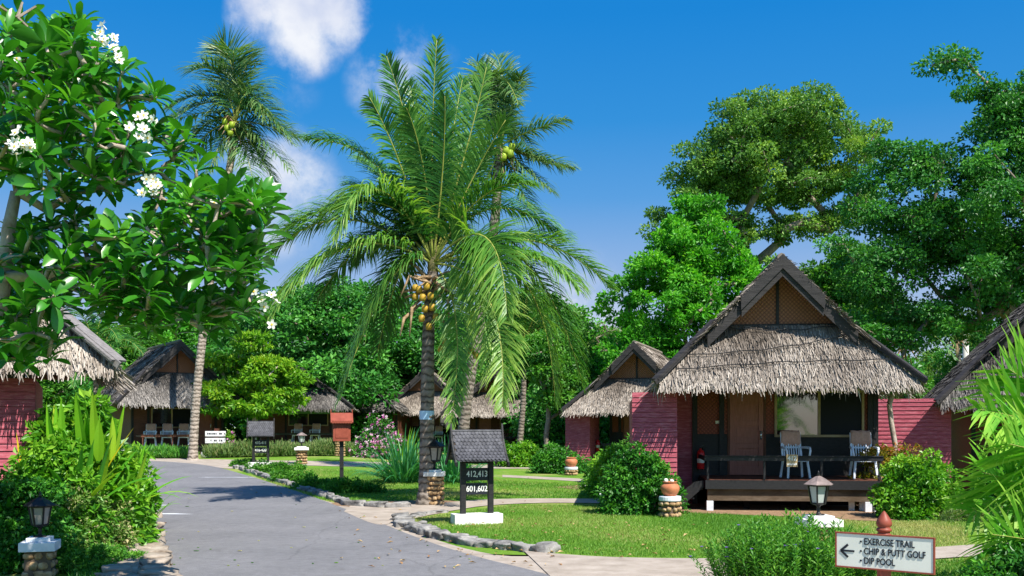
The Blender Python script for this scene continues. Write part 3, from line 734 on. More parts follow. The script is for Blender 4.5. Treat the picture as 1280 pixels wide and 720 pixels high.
def ribbon(name, Lp, Rp, mat, dz, label, sub=6, nw=8):
    A = [gp(*p) for p in Lp]; B = [gp(*p) for p in Rp]
    g = G(); V = []; n = 0
    def cr(P, t):
        i = min(int(t), len(P)-2); f = t-i
        p0 = P[max(i-1, 0)]; p1 = P[i]; p2 = P[i+1]; p3 = P[min(i+2, len(P)-1)]
        return 0.5*((2*p1)+(p2-p0)*f+(2*p0-5*p1+4*p2-p3)*f*f+(3*p1-p0-3*p2+p3)*f**3)
    N = (len(A)-1)*sub
    for j in range(N+1):
        a = cr(A, j/sub); b = cr(B, j/sub)
        for i in range(nw+1):
            p = a.lerp(b, i/nw)
            V.append((p.x, p.y, zt(p.x, p.y)+dz))
    g.add(V, [(j*(nw+1)+i, j*(nw+1)+i+1, (j+1)*(nw+1)+i+1, (j+1)*(nw+1)+i) for j in range(N) for i in range(nw)])
    return tag(g.build(name, mat), label, None, None, 'structure')
roadL = [(420,1100),(300,900),(232,780),(205,720),(193,677),(182,640),(174,612),(163,596),(140,588),(100,584),(40,581),(-60,579)]
roadR = [(1700,1100),(1150,900),(790,760),(690,721),(590,695),(520,672),(430,636),(352,608),(300,592),(255,581.5),(190,576.5),(80,573.5)]
# concrete margin lies under the asphalt edge
conL = [(500,1060),(600,860),(560,745),(520,700),(480,680),(420,655),(380,630),(330,606)]
conR = [(1900,1060),(1330,860),(1000,745),(742,697),(620,694),(525,668),(500,652),(425,631)]
ribbon('concrete_margin', conL, conR, M['concrete'], 0.006, 'worn pale concrete strip along the right edge of the asphalt')
ribbon('road', roadL, roadR, M['asphalt'], 0.012, 'grey asphalt lane running from the foreground to the left', 8, 10)
ribbon('path', [(430,640),(470,656),(500,652),(530,646),(560,640),(600,633.5),(640,630.5),(700,629),(800,631),(858,635.5)],
       [(440,631),(470,632),(500,631),(530,631),(560,628.5),(600,625.3),(640,624),(700,623.6),(800,625.4),(866,630)], M['concrete'], 0.014, 'narrow concrete path curving over the lawn to the nearest bungalow')
ribbon('path', [(690,724),(760,724),(900,724),(1000,716),(1100,706),(1210,697),(1400,688)],
       [(655,690),(760,697.5),(900,699.5),(1000,697),(1100,691),(1210,682.5),(1400,673)], M['concrete'], 0.018, 'concrete path crossing in front of the shrub and direction board')
ribbon('path', [(190,577),(250,582),(290,586),(330,581.5),(420,583),(520,585),(640,586),(800,588)],
       [(160,572),(250,574),(300,575),(360,576),(420,577),(520,579.5),(640,581.5),(800,584.5)], M['concrete'], 0.010, 'far pale concrete path in front of the tall grass hedge')
ribbon('path', [(628,596.5),(700,600.5),(760,604.5)], [(628,593.8),(700,597.2),(760,600.5)], M['concrete'], 0.008, 'thin concrete path to the smaller red bungalow')
# soil under the veranda
def patch(name, pts, mat, dz, label, kind='structure'):
    g = G(); P = [gp(*p) for p in pts]; c = sum(P, Vector())/len(P)
    V = [(c.x, c.y, zt(c.x, c.y)+dz)]+[(p.x, p.y, zt(p.x, p.y)+dz) for p in P]
    n = len(P); g.add(V, [(0, i+1, (i+1) % n+1) for i in range(n)])
    return tag(g.build(name, mat), label, None, None, kind)
patch('soil', [(836,641),(900,643),(980,646),(1040,650),(1100,652),(1150,648),(1180,630),(1100,618),(1000,612),(880,612),(840,625)], M['soil'], 0.010, 'bare brown soil along the foot of the nearest bungalow')
patch('soil', [(404,631),(440,634),(500,634),(545,634),(585,631),(575,627),(540,625),(480,627),(430,627)], M['soil'], 0.009, 'bare soil ring around the foot of the central palm')
patch('soil', [(690,609),(720,612),(770,611),(775,607),(730,606)], M['soil'], 0.009, 'soil bed in front of the dark flowering bush')
# verge between left stones and lane
ribbon('verge', [(20,1100),(110,850),(150,740),(150,690),(145,650),(140,612),(138,596)], [(425,1100),(240,780),(212,722),(200,680),(188,642),(179,613),(166,596)], M['soil'], 0.008, 'dusty soil verge between the left bed and the lane')

# lawn blades
def in_poly(P, poly):
    x, y = P[:, 0], P[:, 1]; ins = np.zeros(len(P), bool); n = len(poly)
    for i in range(n):
        x1, y1 = poly[i]; x2, y2 = poly[(i+1) % n]
        c = ((y1 > y) != (y2 > y)) & (x < (x2-x1)*(y-y1)/(y2-y1+1e-12)+x1); ins ^= c
    return ins
def blades(name, pts, dens, h, w, mat, label, seed=3, patchy=False):
    r = np.random.default_rng(seed)
    poly = [(gp(*p).x, gp(*p).y) for p in pts]; A = np.array(poly)
    lo, hi = A.min(0), A.max(0); n = int((hi-lo).prod()*dens)
    P = r.uniform(lo, hi, (n, 2)); P = P[in_poly(P, poly)]
    if patchy:
        k = np.array([mnoise.noise(Vector((p[0]*1.3, p[1]*1.3, 0))) for p in P]); P = P[k > -0.05]
    n = len(P); z = np.array([zt(a, b) for a, b in P]); B = np.column_stack([P, z])
    th = r.uniform(0, 2*np.pi, n); S = np.column_stack([np.cos(th), np.sin(th), np.zeros(n)])
    hh = h*r.uniform(0.4, 1.2, n)[:, None]
    tip = B+np.column_stack([r.normal(0, 0.45, n), r.normal(0, 0.45, n), np.ones(n)])*hh
    g = G(); tn = np.array([mnoise.noise(Vector((p[0]*0.35, p[1]*0.35, 2))) for p in P])
    g.bulk(np.stack([B-S*w, B+S*w, tip], 1).reshape(-1, 3), np.clip(0.40+tn*1.1+r.normal(0, 0.2, n), 0, 1), 3)
    return tag(g.build(name, M[mat]), label, None, None, 'stuff')
blades('grass', [(505,650),(560,643),(640,631.5),(800,632),(850,640),(1000,648),(1100,653),(1210,650),(1210,681),(1000,695),(900,698),(760,696),(692,691),(640,686),(560,672)], 1500, 0.045, 0.006, 'leaf_grass', 'short lawn grass of the near plot in front of the nearest bungalow')
blades('grass', [(410,628),(500,626),(600,624),(700,623),(800,624),(850,628),(850,618),(790,608),(640,601),(500,590),(300,586)], 420, 0.05, 0.009, 'leaf_grass', 'short lawn grass of the middle plot behind the central palm', 4)
blades('grass', [(1030,760),(1020,722),(1100,708),(1215,698),(1300,692),(1400,760)], 1500, 0.06, 0.006, 'leaf_grass', 'lawn grass under the direction board', 5)
blades('grass', [(90,740),(80,690),(150,690),(175,760)], 1500, 0.10, 0.008, 'leaf_bush', 'low green ground cover at the foot of the left lantern', 6)

# ---------------------------------------------------------------- stone edging
def kerb(name, pts, label, size=(0.17,0.12,0.09), mat='stone', seed=1, gap=0.30, dz=0.03, rows=1):
    global SQ
    SQ = 0.45
    r = np.random.default_rng(seed); P = [gp(*p) for p in pts]; g = G()
    for i in range(len(P)-1):
        a, b = P[i], P[i+1]; L = (b-a).length; d = (b-a).normalized(); n = max(1, int(L/gap))
        az = math.atan2(d.y, d.x)
        for k in range(n):
            for j in range(rows):
                p = a.lerp(b, (k+0.5)/n)+Vector((-d.y, d.x, 0))*(j*size[1]*1.9)
                s = r.uniform(0.8, 1.2, 3)
                g.rock((p.x+r.normal(0, .025), p.y+r.normal(0, .015), zt(p.x, p.y)+dz), (size[0]*s[0], size[1]*s[1], size[2]*s[2], az+r.normal(0, .12)), seed*100+i*17+k*3+j, 3, 0.34)
    SQ = 0.75
    return tag(g.build(name, M[mat], smooth=True), label, 'kerb')
kerb('stone_kerb', [(506,649),(503,655),(525,665),(560,675),(600,682),(645,687),(692,691)], 'grey rough stone kerb curving around the near lawn corner', (0.19,0.17,0.085), seed=2, gap=0.30)
kerb('stone_kerb', [(506,649),(530,643),(556,640)], 'short flat stone edging at the path side of the near lawn corner', (0.17,0.11,0.05), seed=5, dz=0.0)
kerb('stone_kerb', [(294,585),(330,596),(370,609),(410,622),(435,632),(480,635),(520,634)], 'low grey stone kerb along the far lane from the numbered board to the palm', (0.26,0.10,0.09), seed=3, gap=0.5)
kerb('stone_edging', [(236,800),(196,722),(186,690),(180,662),(172,640),(167,618),(160,603)], 'pale flat stone edging beside the left bed along the lane', (0.30,0.20,0.09), 'flagging', seed=4, gap=0.5, rows=2)

# ================================================================== BUNGALOWS
# --- nearest bungalow
H1 = Vector((5.62, 20.3, 0))
h1 = empty('thatched_bungalow', H1, R(-6), 'nearest fully visible thatched bungalow with veranda rail, brown door and crimson side walls', 'bungalow')
roof(h1, 2.64, 2.68, 5.36, 3.98, 6.4, 1.6, 'thatch', seed=11, fr=0.50)
front(h1, -1.72, 2.42, 2.55, 0.72, 0.67, 2.78, (-0.93, -0.06), (0.13, 2.12, 1.55, 2.62), (-1.56, 2.02), 6.9)
plank_wall(h1, -3.14, -2.2, 0.42, 0.0, 2.52)
each('annex_return_wall', M['redwood'], h1, [(-3.13, -3.07, 0.52, 5.6, 0, 2.4), (-2.26, -2.2, 0.52, 2.5, 0, 2.4), (-2.19, -1.73, 2.56, 2.62, 0, 2.6)])
g = G(); g.add([(-1.62, 0.8, 0.64), (-1.62, 0.8, 0.5), (-2.2, 0.8, -0.02), (-2.45, 0.8, -0.02), (-2.2, 0.8, 0.3), (-1.8, 0.8, 0.62),
                (-1.62, 0.86, 0.64), (-1.62, 0.86, 0.5), (-2.2, 0.86, -0.02), (-2.45, 0.86, -0.02), (-2.2, 0.86, 0.3), (-1.8, 0.86, 0.62)],
               [(0,1,2,3,4,5),(11,10,9,8,7,6)]+[(i, i+6, (i+1) % 6+6, (i+1) % 6) for i in range(6)])
for k in range(3): g.bx(-1.85-k*0.2, -1.63-k*0.18, 0.865, 1.9, 0.44-k*0.2, 0.48-k*0.2)
g.build('steps', M['black'], h1)
each('pale_slat', M['white'], h1, [(x-0.06, x+0.06, 1.0, 1.05, 0, 0.42) for x in (1.72, 1.5)])
# number plate on the rail
g = G(); g.bx(-0.115, 0.115, -0.012, 0.0, -0.13, 0.13)
pl = g.build('number_plate', M['tan'], h1, bevel=0.003, loc=(0.20, 0.645, 1.08))
text('412', 0.125, M['white'], pl, (0, -0.014, 0.045), name='lettering', bold=0.004)
g = G()
for i, (x, w) in enumerate(((-0.085, 0.03), (-0.05, 0.025), (-0.02, 0.028), (0.015, 0.022), (0.045, 0.03), (0.082, 0.026))):
    g.bx(x-w/2, x+w/2, -0.016, -0.012, -0.095+0.006*(i % 2), -0.055-0.008*((i+1) % 2))
g.build('small_script', M['white'], pl)
text('412', 0.085, M['cream'], h1, (-0.5, 2.537, 2.46), name='door_number', bold=0.002)
g = G(); g.bx(-1.20, -1.10, 2.53, 2.547, 1.86, 1.93); g.build('switch_plate', M['cream'], h1, bevel=0.004)

# --- chairs
def make_chair(label):
    o = empty('plastic_chair', (0,0,0), 0, label, 'chair', 'white plastic veranda chairs')
    g = G(); g.bx(-0.23, 0.23, -0.22, 0.20, 0.415, 0.44); g.bx(-0.23, 0.23, -0.235, -0.22, 0.36, 0.438)
    g.build('seat', M['plastic'], o, bevel=0.01)
    for sx in (-1, 1):
        for sy in (-1, 1):
            g = G(); g.beam((sx*0.20, sy*0.19, 0.42), (sx*0.245, sy*0.25, 0.0), 0.05, 0.035, up=(0, 1, 0)); g.build('leg', M['plastic'], o, bevel=0.008)
    g = G()
    for i in range(7):
        x = -0.16+i*0.32/6; g.beam((x, 0.20, 0.44), (x*1.05, 0.34, 0.98), 0.026, 0.014, up=(0, 1, 0))
    g.beam((-0.2, 0.345, 0.985), (0.2, 0.345, 0.985), 0.03, 0.06, up=(0, 0, 1)); g.beam((-0.21, 0.205, 0.44), (-0.205, 0.34, 0.99), 0.045, 0.025, up=(0,1,0)); g.beam((0.21, 0.205, 0.44), (0.205, 0.34, 0.99), 0.045, 0.025, up=(0,1,0))
    g.beam((-0.2, 0.262, 0.66), (0.2, 0.262, 0.66), 0.016, 0.04)
    g.build('backrest', M['plastic'], o, bevel=0.005)
    for sx in (-1, 1):
        g = G(); g.tube([(sx*0.23, 0.25, 0.66), (sx*0.265, 0.05, 0.665), (sx*0.27, -0.16, 0.655), (sx*0.26, -0.225, 0.60), (sx*0.235, -0.22, 0.43)], [0.024, 0.027, 0.03, 0.026, 0.022], n=8)
        g.build('armrest', M['plastic'], o, smooth=True)
    return o
def make_towel(label):
    g = G(); n = 10; V = []
    prof = [(0.33, 0.70), (0.335, 0.85), (0.318, 0.98), (0.325, 1.025), (0.35, 1.035), (0.375, 1.02), (0.385, 0.95), (0.36, 0.75)]
    prof = [(y-0.065 if i < 2 else y-0.03 if i == 2 else y, z) for i, (y, z) in enumerate(prof)]
    for (y, z) in prof:
        for i in range(n+1):
            x = -0.225+0.45*i/n; V.append((x*(0.9+0.1*(1.03-z)/0.3), y+0.006*math.sin(i*1.9), z+0.006*math.sin(i*1.3)))
    Fc = [(j*(n+1)+i, j*(n+1)+i+1, (j+1)*(n+1)+i+1, (j+1)*(n+1)+i) for j in range(len(prof)-1) for i in range(n)]
    g.add(V, Fc); o = g.build('towel', M['towel'], smooth=True)
    s = o.modifiers.new('thickness', 'SOLIDIFY'); s.thickness = 0.012
    return tag(o, label, 'towel', 'towels hung over chair backs')
chair0 = None
def chair(x, y, z, rz, label, tl=True, tlabel=None):
    global chair0
    if chair0 is None: chair0 = make_chair(label); c = chair0
    else: c = copy_tree(chair0); c['label'] = label
    c.location = (x, y, z); c.rotation_euler = (0, 0, rz)
    if tl:
        t = make_towel(tlabel); t.location = (x, y, z); t.rotation_euler = (0, 0, rz)
c1 = Matrix.Rotation(R(-6), 3, 'Z'); q1 = H1+c1 @ Vector((0.42, 1.55, 0)); q2 = H1+c1 @ Vector((1.86, 1.5, 0))
chair(q1.x, q1.y, 0.672, R(3), 'white plastic chair beside the brown door on the nearest veranda', True, 'dusty pink towel on the nearest veranda chair beside the brown door')
chair(q2.x, q2.y, 0.672, R(-8), 'white plastic chair at the right end of the nearest veranda', True, 'dusty pink towel on the chair at the right end of the nearest veranda')
def extinguisher(loc, label):
    o = empty('fire_extinguisher', loc, 0, label, 'extinguisher', 'wall-hung fire extinguishers')
    g = G(); g.lathe([(0.0, 0), (0.075, 0.0), (0.085, 0.02), (0.085, 0.36), (0.07, 0.41), (0.03, 0.44), (0.025, 0.47), (0, 0.47)], n=18); g.build('cylinder', M['extred'], o, smooth=True)
    g = G(); g.tube([(0, 0, 0.46), (0, 0, 0.52)], 0.02, n=8); g.beam((-0.02, 0, 0.51), (0.09, 0, 0.54), 0.02, 0.012); g.build('valve', M['metalblack'], o)
    g = G(); g.tube([(0.03, 0, 0.49), (0.10, -0.02, 0.40), (0.11, -0.02, 0.25), (0.10, -0.02, 0.12)], [0.012, 0.012, 0.012, 0.02], n=8); g.build('hose', M['metalblack'], o, smooth=True)
    g = G(); g.lathe([(0.0865, 0.14), (0.0868, 0.24)], n=18); g.build('paper_label', M['cream'], o)
q3 = H1+c1 @ Vector((-1.55, 2.36, 0.82))
extinguisher(tuple(q3), 'red fire extinguisher on the left wall of the nearest veranda')

# --- smaller red bungalow behind
H2 = Vector((4.60, 38.6, -0.1))
h2 = empty('thatched_bungalow', H2, R(-18), 'middle-distance thatched bungalow half hidden by the crimson wall, with crimson panel left of its door', 'bungalow')
roof(h2, 2.7, 2.45, 5.15, 3.75, 7.0, 0.9, 'thatch', seed=12)
front(h2, -1.3, 2.3, 2.2, 0.9, 0.67, 2.6, (-0.75, 0.1), (0.4, 2.1, 1.5, 2.5), (-1.3, 2.0), 7.0)
plank_wall(h2, -2.75, -1.75, 0.5, 0.0, 2.4)
each('annex_return_wall', M['redwood'], h2, [(-2.74, -2.68, 0.6, 5.5, 0, 2.3), (-1.81, -1.75, 0.6, 2.2, 0, 2.3)])
extinguisher((H2.x-1.1, H2.y+1.95, 0.75), 'small red fire extinguisher beside the door of the middle-distance bungalow')

# --- left far bungalow
H3 = Vector((-14.9, 45.4, 0.22))
h3 = empty('thatched_bungalow', H3, R(33), 'far left thatched bungalow behind the leaning palm trunk, with three towelled chairs', 'bungalow')
roof(h3, 2.95, 2.55, 5.45, 4.0, 7.2, 0.8, 'thatchmid', seed=13, board='blackwarm', hipboard='blackwarm')
front(h3, -1.9, 2.4, 2.2, 0.9, 0.62, 2.7, (1.1, 1.9), (-1.0, 0.9, 1.45, 2.4), (-1.7, 2.3), 7.2, wallm='brownwood', lowm='brownwood', rail=0.5, railm='brownwood')
c3 = Matrix.Rotation(R(33), 3, 'Z')
for i, (x, l) in enumerate(((-1.2, 'leftmost'), (-0.45, 'middle'), (0.3, 'rightmost'))):
    p = H3+c3 @ Vector((x, 1.45, 0.62)); chair(p.x, p.y, p.z, R(15), l+' of three white chairs on the far left veranda', True, l+' of three pink towels on the far left veranda')
# --- next one along
H4 = Vector((-11.6, 53.5, 0.35))
h4 = empty('thatched_bungalow', H4, R(8), 'low dark thatched bungalow behind the yellow-green tree', 'bungalow')
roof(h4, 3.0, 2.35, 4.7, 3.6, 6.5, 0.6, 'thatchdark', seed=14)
front(h4, -2.2, 2.4, 2.2, 0.9, 0.5, 2.5, None, (-0.6, 1.6, 1.4, 2.3), (-2.0, 2.3), 6.5, detail=False, wallm='brownwood', lowm='brownwood')
g = G(); g.bx(-2.6, 2.6, 0.55, 0.63, 2.05, 2.25); g.build('green_beam', noisemat('green_painted_beam', [(0.3, (0.06, 0.14, 0.06)), (0.7, (0.10, 0.20, 0.09))], 4), h4)
chair(H4.x-0.25, H4.y+1.4, H4.z+0.5, 0, 'left white chair on the veranda behind the charcoal-roofed far signboard', True, 'pink towel on the left chair behind the far signboard')
chair(H4.x+0.75, H4.y+1.4, H4.z+0.5, 0, 'white chair on the veranda just right of the far signboard', True, 'pink towel on the chair right of the far signboard')
# --- with bamboo wall
H5 = Vector((-9.3, 57.0, 0.35))
h5 = empty('thatched_bungalow', H5, R(-12), 'shaded thatched bungalow with pale bamboo screen behind the red letter box', 'bungalow')
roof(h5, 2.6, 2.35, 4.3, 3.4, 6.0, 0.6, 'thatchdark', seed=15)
front(h5, -1.2, 2.2, 2.0, 0.8, 0.5, 2.5, None, (0.1, 1.7, 1.4, 2.3), (-1.2, 2.2), 6.0, detail=False, wallm='brownwood', lowm='dark')
g = G()
for i in range(16): g.tube([(-2.25+i*0.07, 0.75, 0), (-2.25+i*0.07, 0.75, 2.3)], 0.034, n=6)
g.build('bamboo_screen', M['bamboo'], h5, smooth=True)
chair(H5.x+1.1, H5.y+1.1, H5.z+0.5, 0, 'white chair in deep shade left of the pink flowering bush', True, 'pink towel on the shaded chair left of the pink flowering bush')
# --- pair behind the central palm
H6 = Vector((-5.2, 59.0, 0.1))
h6 = empty('thatched_bungalow', H6, R(-4), 'far thatched bungalow directly behind the central palm trunk', 'bungalow')
roof(h6, 2.85, 2.45, 5.1, 3.7, 6.5, 0.7, 'thatch', seed=16)
front(h6, -1.4, 2.2, 2.2, 0.9, 0.6, 2.6, (-0.5, 0.3), (0.6, 2.0, 1.45, 2.4), (-1.4, 2.2), 6.5, detail=False, wallm='brownwood', lowm='dark')
H7 = Vector((-0.9, 58.0, 0.0))
h7 = empty('thatched_bungalow', H7, R(6), 'far thatched bungalow behind the hanging fronds right of the central palm', 'bungalow')
roof(h7, 3.2, 2.4, 5.0, 3.7, 6.5, 0.7, 'thatch', seed=17)
front(h7, -2.0, 2.4, 2.2, 0.9, 0.6, 2.6, (-0.9, -0.1), (0.4, 1.9, 1.45, 2.4), (-1.9, 2.3), 6.5, detail=False, wallm='brownwood', lowm='brownwood')
chair(H6.x+0.75, H6.y+1.3, H6.z+0.6, 0, 'distant white chair between the palm trunk and the slate-roofed signboard', True, 'pink towel on the distant chair between palm trunk and signboard')
# --- near left, mostly behind the frangipani
H8 = Vector((-8.3, 13.14, 0))
h8 = empty('thatched_bungalow', H8, R(24), 'near left thatched roof corner and crimson wall behind the frangipani', 'bungalow')
roof(h8, 2.85, 2.66, 5.4, 3.98, 5.2, 1.5, 'thatch', seed=18, board='greyboard', hipboard='greyboard', hbw=0.30)
front(h8, -2.4, 1.2, 2.55, 0.9, 0.67, 2.7, (-2.0, -1.1), (-0.8, 0.6, 1.5, 2.6), (-2.4, 0.3), 5.4)
plank_wall(h8, 0.45, 1.80, 0.40, 0.0, 2.5)
g = G(); g.bx(1.74, 1.80, 0.50, 4.8, 0, 2.5); g.build('annex_return_wall', M['redwood'], h8)
g = G(); g.bx(-2.6, 1.75, 0.27, 0.36, 2.5, 2.62); g.build('eave_beam', M['black'], h8)
# --- near right
H9 = Vector((13.9, 24.0, 0))
h9 = empty('thatched_bungalow', H9, R(-18), 'right-hand thatched bungalow with dark roof slope cut by the picture edge', 'bungalow')
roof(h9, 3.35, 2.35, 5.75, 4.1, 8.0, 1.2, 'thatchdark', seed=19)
front(h9, -2.3, 2.4, 2.4, 0.8, 0.6, 2.6, (-1.6, -0.7), (0.2, 2.1, 1.5, 2.4), (-2.0, 2.2), 8.0, wallm='wovenred', lowm='brownwood')
plank_wall(h9, -4.75, -3.0, 0.4, 0.0, 2.5)
each('annex_return_wall', M['redwood'], h9, [(-4.74, -4.68, 0.5, 6.0, 0, 2.45), (-3.06, -3.0, 0.5, 2.4, 0, 2.4)])

# ================================================================== STREET FURNITURE
def stone_column(o, rad, h, square=False, mat='stone_warm', seed=1, rs=0.07):
    g = G()
    if square: g.bx(-rad*0.86, rad*0.86, -rad*0.86, rad*0.86, -0.05, h)
    else: g.lathe([(rad*0.90, -0.05), (rad*0.90, h)], n=20)
    c = g.build('pedestal', M['mortar'], o)
    g = G(); r = np.random.default_rng(seed); nz = max(2, int(h/(rs*1.45)))
    for j in range(nz):
        z = (j+0.5)*h/nz; n = int(2*math.pi*rad/(rs*1.75))
        for k in range(n):
            th = 2*math.pi*(k+0.5*(j % 2)+r.uniform(-.2, .2))/n
            x, y = math.cos(th), math.sin(th)
            if square:
                q = max(abs(x), abs(y)); x /= q*1.0; y /= q*1.0; x *= 0.86; y *= 0.86
            s = r.uniform(0.75, 1.25, 2)
            g.rock((x*rad*0.93, y*rad*0.93, z+r.uniform(-.01, .01)), (0.045, rs*0.86*s[0], rs*0.62*s[1], th if not square else round(th/(math.pi/2))*math.pi/2), seed*50+j*11+k, 2)
    g.build('stone_facing', M[mat], c, smooth=True)
def lantern(label, loc, ph, prad, lh, square=True, capm='white', roofm='metalblack', glassm='frost', seed=1, rz=0.3, warm=True, capw=1.18, nside=6, copper=False, capth=0.10):
    o = empty('garden_lantern', loc, rz, label, 'lantern', 'lanterns on stone pedestals')
    stone_column(o, prad, ph, square, 'stone_warm', seed)
    g = G(); w = prad*capw
    g.bx(-w, w, -w, w, ph, ph+capth); g.bx(-w*0.66, w*0.66, -w*0.66, w*0.66, ph+capth+0.001, ph+capth*1.45)
    g.build('cap_stone', M[capm], o, bevel=0.008)
    z0 = ph+capth*1.45; s = lh
    g = G(); g.lathe([(0.11*s*1.3, 0), (0.11*s*1.3, 0.02*s), (0.05*s, 0.04*s), (0.032*s, 0.10*s), (0.05*s, 0.14*s), (0.03*s, 0.17*s), (0.06*s, 0.22*s), (0.15*s, 0.25*s), (0.17*s, 0.27*s)], (0, 0, z0), 16)
    g.build('stem', M['metalblack'], o, smooth=True)
    zb, ztp = z0+0.27*s, z0+0.68*s; rb, rt = 0.165*s, 0.24*s
    g = G(); g.lathe([(rb*0.93, zb), (rt*0.93, ztp)], n=nside); g.build('glass', M[glassm], o)
    if copper:
        g = G(); g.lathe([(rb*0.945, zb+0.12*s), (rb*1.11, zb+0.27*s)], n=nside); g.build('bulb_holder', M['copper'], o)
    g = G()
    for k in range(nside):
        th = 2*math.pi*k/nside; c, sn = math.cos(th), math.sin(th)
        g.beam((rb*c, rb*sn, zb), (rt*c, rt*sn, ztp), 0.022*s*1.5, 0.022*s*1.5, up=(c, sn, 0.1))
    g.lathe([(rb*1.05, zb-0.012*s), (rb*1.05, zb+0.02*s)], n=nside); g.lathe([(rt*1.04, ztp-0.02*s), (rt*1.04, ztp+0.012*s)], n=nside)
    g.build('frame', M['metalblack'], o)
    g = G(); g.lathe([(rt*1.45, ztp+0.010*s), (rt*1.47, ztp+0.026*s), (rt*0.75, ztp+0.14*s), (rt*0.3, ztp+0.20*s), (0.02*s, ztp+0.22*s)], n=nside)
    rf = g.build('lantern_roof', M[roofm], o)
    g = G(); g.lathe([(0.02*s, 0), (0.045*s, 0.025*s), (0.018*s, 0.05*s), (0.028*s, 0.065*s), (0.004, 0.12*s)], (0, 0, ztp+0.215*s), 10); g.build('finial', M['metalblack'], rf, smooth=True)
    return o
pl_ = gp(50, 724)
lantern('black lantern with brownish glass in front of the left foreground shrubbery', at(50, 530, 12.0)-Vector((0, 0, HC)), 0.33, 0.17, 0.54, True, 'greypaint', 'metalblack', 'frostdim', 3, 0.25, nside=6, copper=True, capth=0.11)
lantern('lantern with rusty roof on white cap behind the foreground narrow-leaved shrub', at(1023, 530, 13.6)-Vector((0, 0, HC)), 0.46, 0.20, 0.60, True, 'white', 'rustmetal', 'frost', 5, 0.1, nside=6, capw=1.25)
pp = gp(543, 631)
lantern('dark lantern on golden stone pedestal touching the central palm trunk', pp, 0.66, 0.20, 0.76, False, 'white', 'metalblack', 'frostdim', 7, 0.0, nside=6)
pf = gp(377, 580)
lantern('small far lantern on pale pedestal left of the red letter box', pf, 0.55, 0.20, 0.62, False, 'white', 'rustmetal', 'frost', 9, 0.2, nside=6, capw=1.4)
pf = at(398, 0, 40); 
lantern('smallest far lantern in front of the bamboo screen', (pf.x, 45.0, zt(pf.x, 45)), 0.85, 0.22, 0.55, False, 'white', 'metalblack', 'frost', 10, 0.2, nside=6)

def pot(label, loc, ph, prad, pr, balls=False, seed=1):
    o = empty('stone_pedestal', loc, 0.2, 'stone pedestal with pale cap '+label[1], 'pedestal', 'stone pedestals carrying clay urns')
    stone_column(o, prad, ph-0.09, False, 'stone_warm', seed, 0.06)
    g = G(); g.lathe([(0, ph-0.09), (prad*1.08, ph-0.09), (prad*1.1, ph-0.075), (prad*1.1, ph-0.012), (prad*1.05, ph), (0, ph)], n=24); g.build('cap_stone', M['greypaint'], o)
    g = G(); s = pr
    g.lathe([(0.0, 0), (0.55*s, 0), (0.62*s, 0.04*s), (0.86*s, 0.35*s), (1.0*s, 0.75*s), (0.97*s, 1.0*s), (0.8*s, 1.22*s), (0.66*s, 1.30*s), (0.64*s, 1.38*s), (0.78*s, 1.46*s), (0.78*s, 1.5*s), (0.66*s, 1.5*s), (0.6*s, 1.36*s), (0.0, 1.25*s)], n=28)
    u = empty('clay_urn', Vector(loc)+Vector((0, 0, ph+0.003)), 0, label[0], 'urn', 'terracotta urns')
    g.build('urn_body', M['terracotta'], u, smooth=True)
    if balls:
        g = G()
        for (x, y, z, q) in ((-0.45, -0.2, 1.62, 0.22), (0.1, -0.3, 1.60, 0.16), (0.3, 0.2, 1.55, 0.14)): g.rock((x*s, y*s, z*s), (q*s, q*s, q*s), 3, 2, 0.08)
        g.build('pale_pebbles', M['cream'], u, smooth=True)
pot(('terracotta urn topped with pale pebbles at the steps of the nearest bungalow', 'at the steps of the nearest bungalow'), gp(837.5, 646.5), 0.42, 0.20, 0.19, True, 21)
pot(('small terracotta urn before the middle-distance bungalow', 'before the middle-distance bungalow'), gp(714, 594), 0.30, 0.22, 0.23, False, 22)

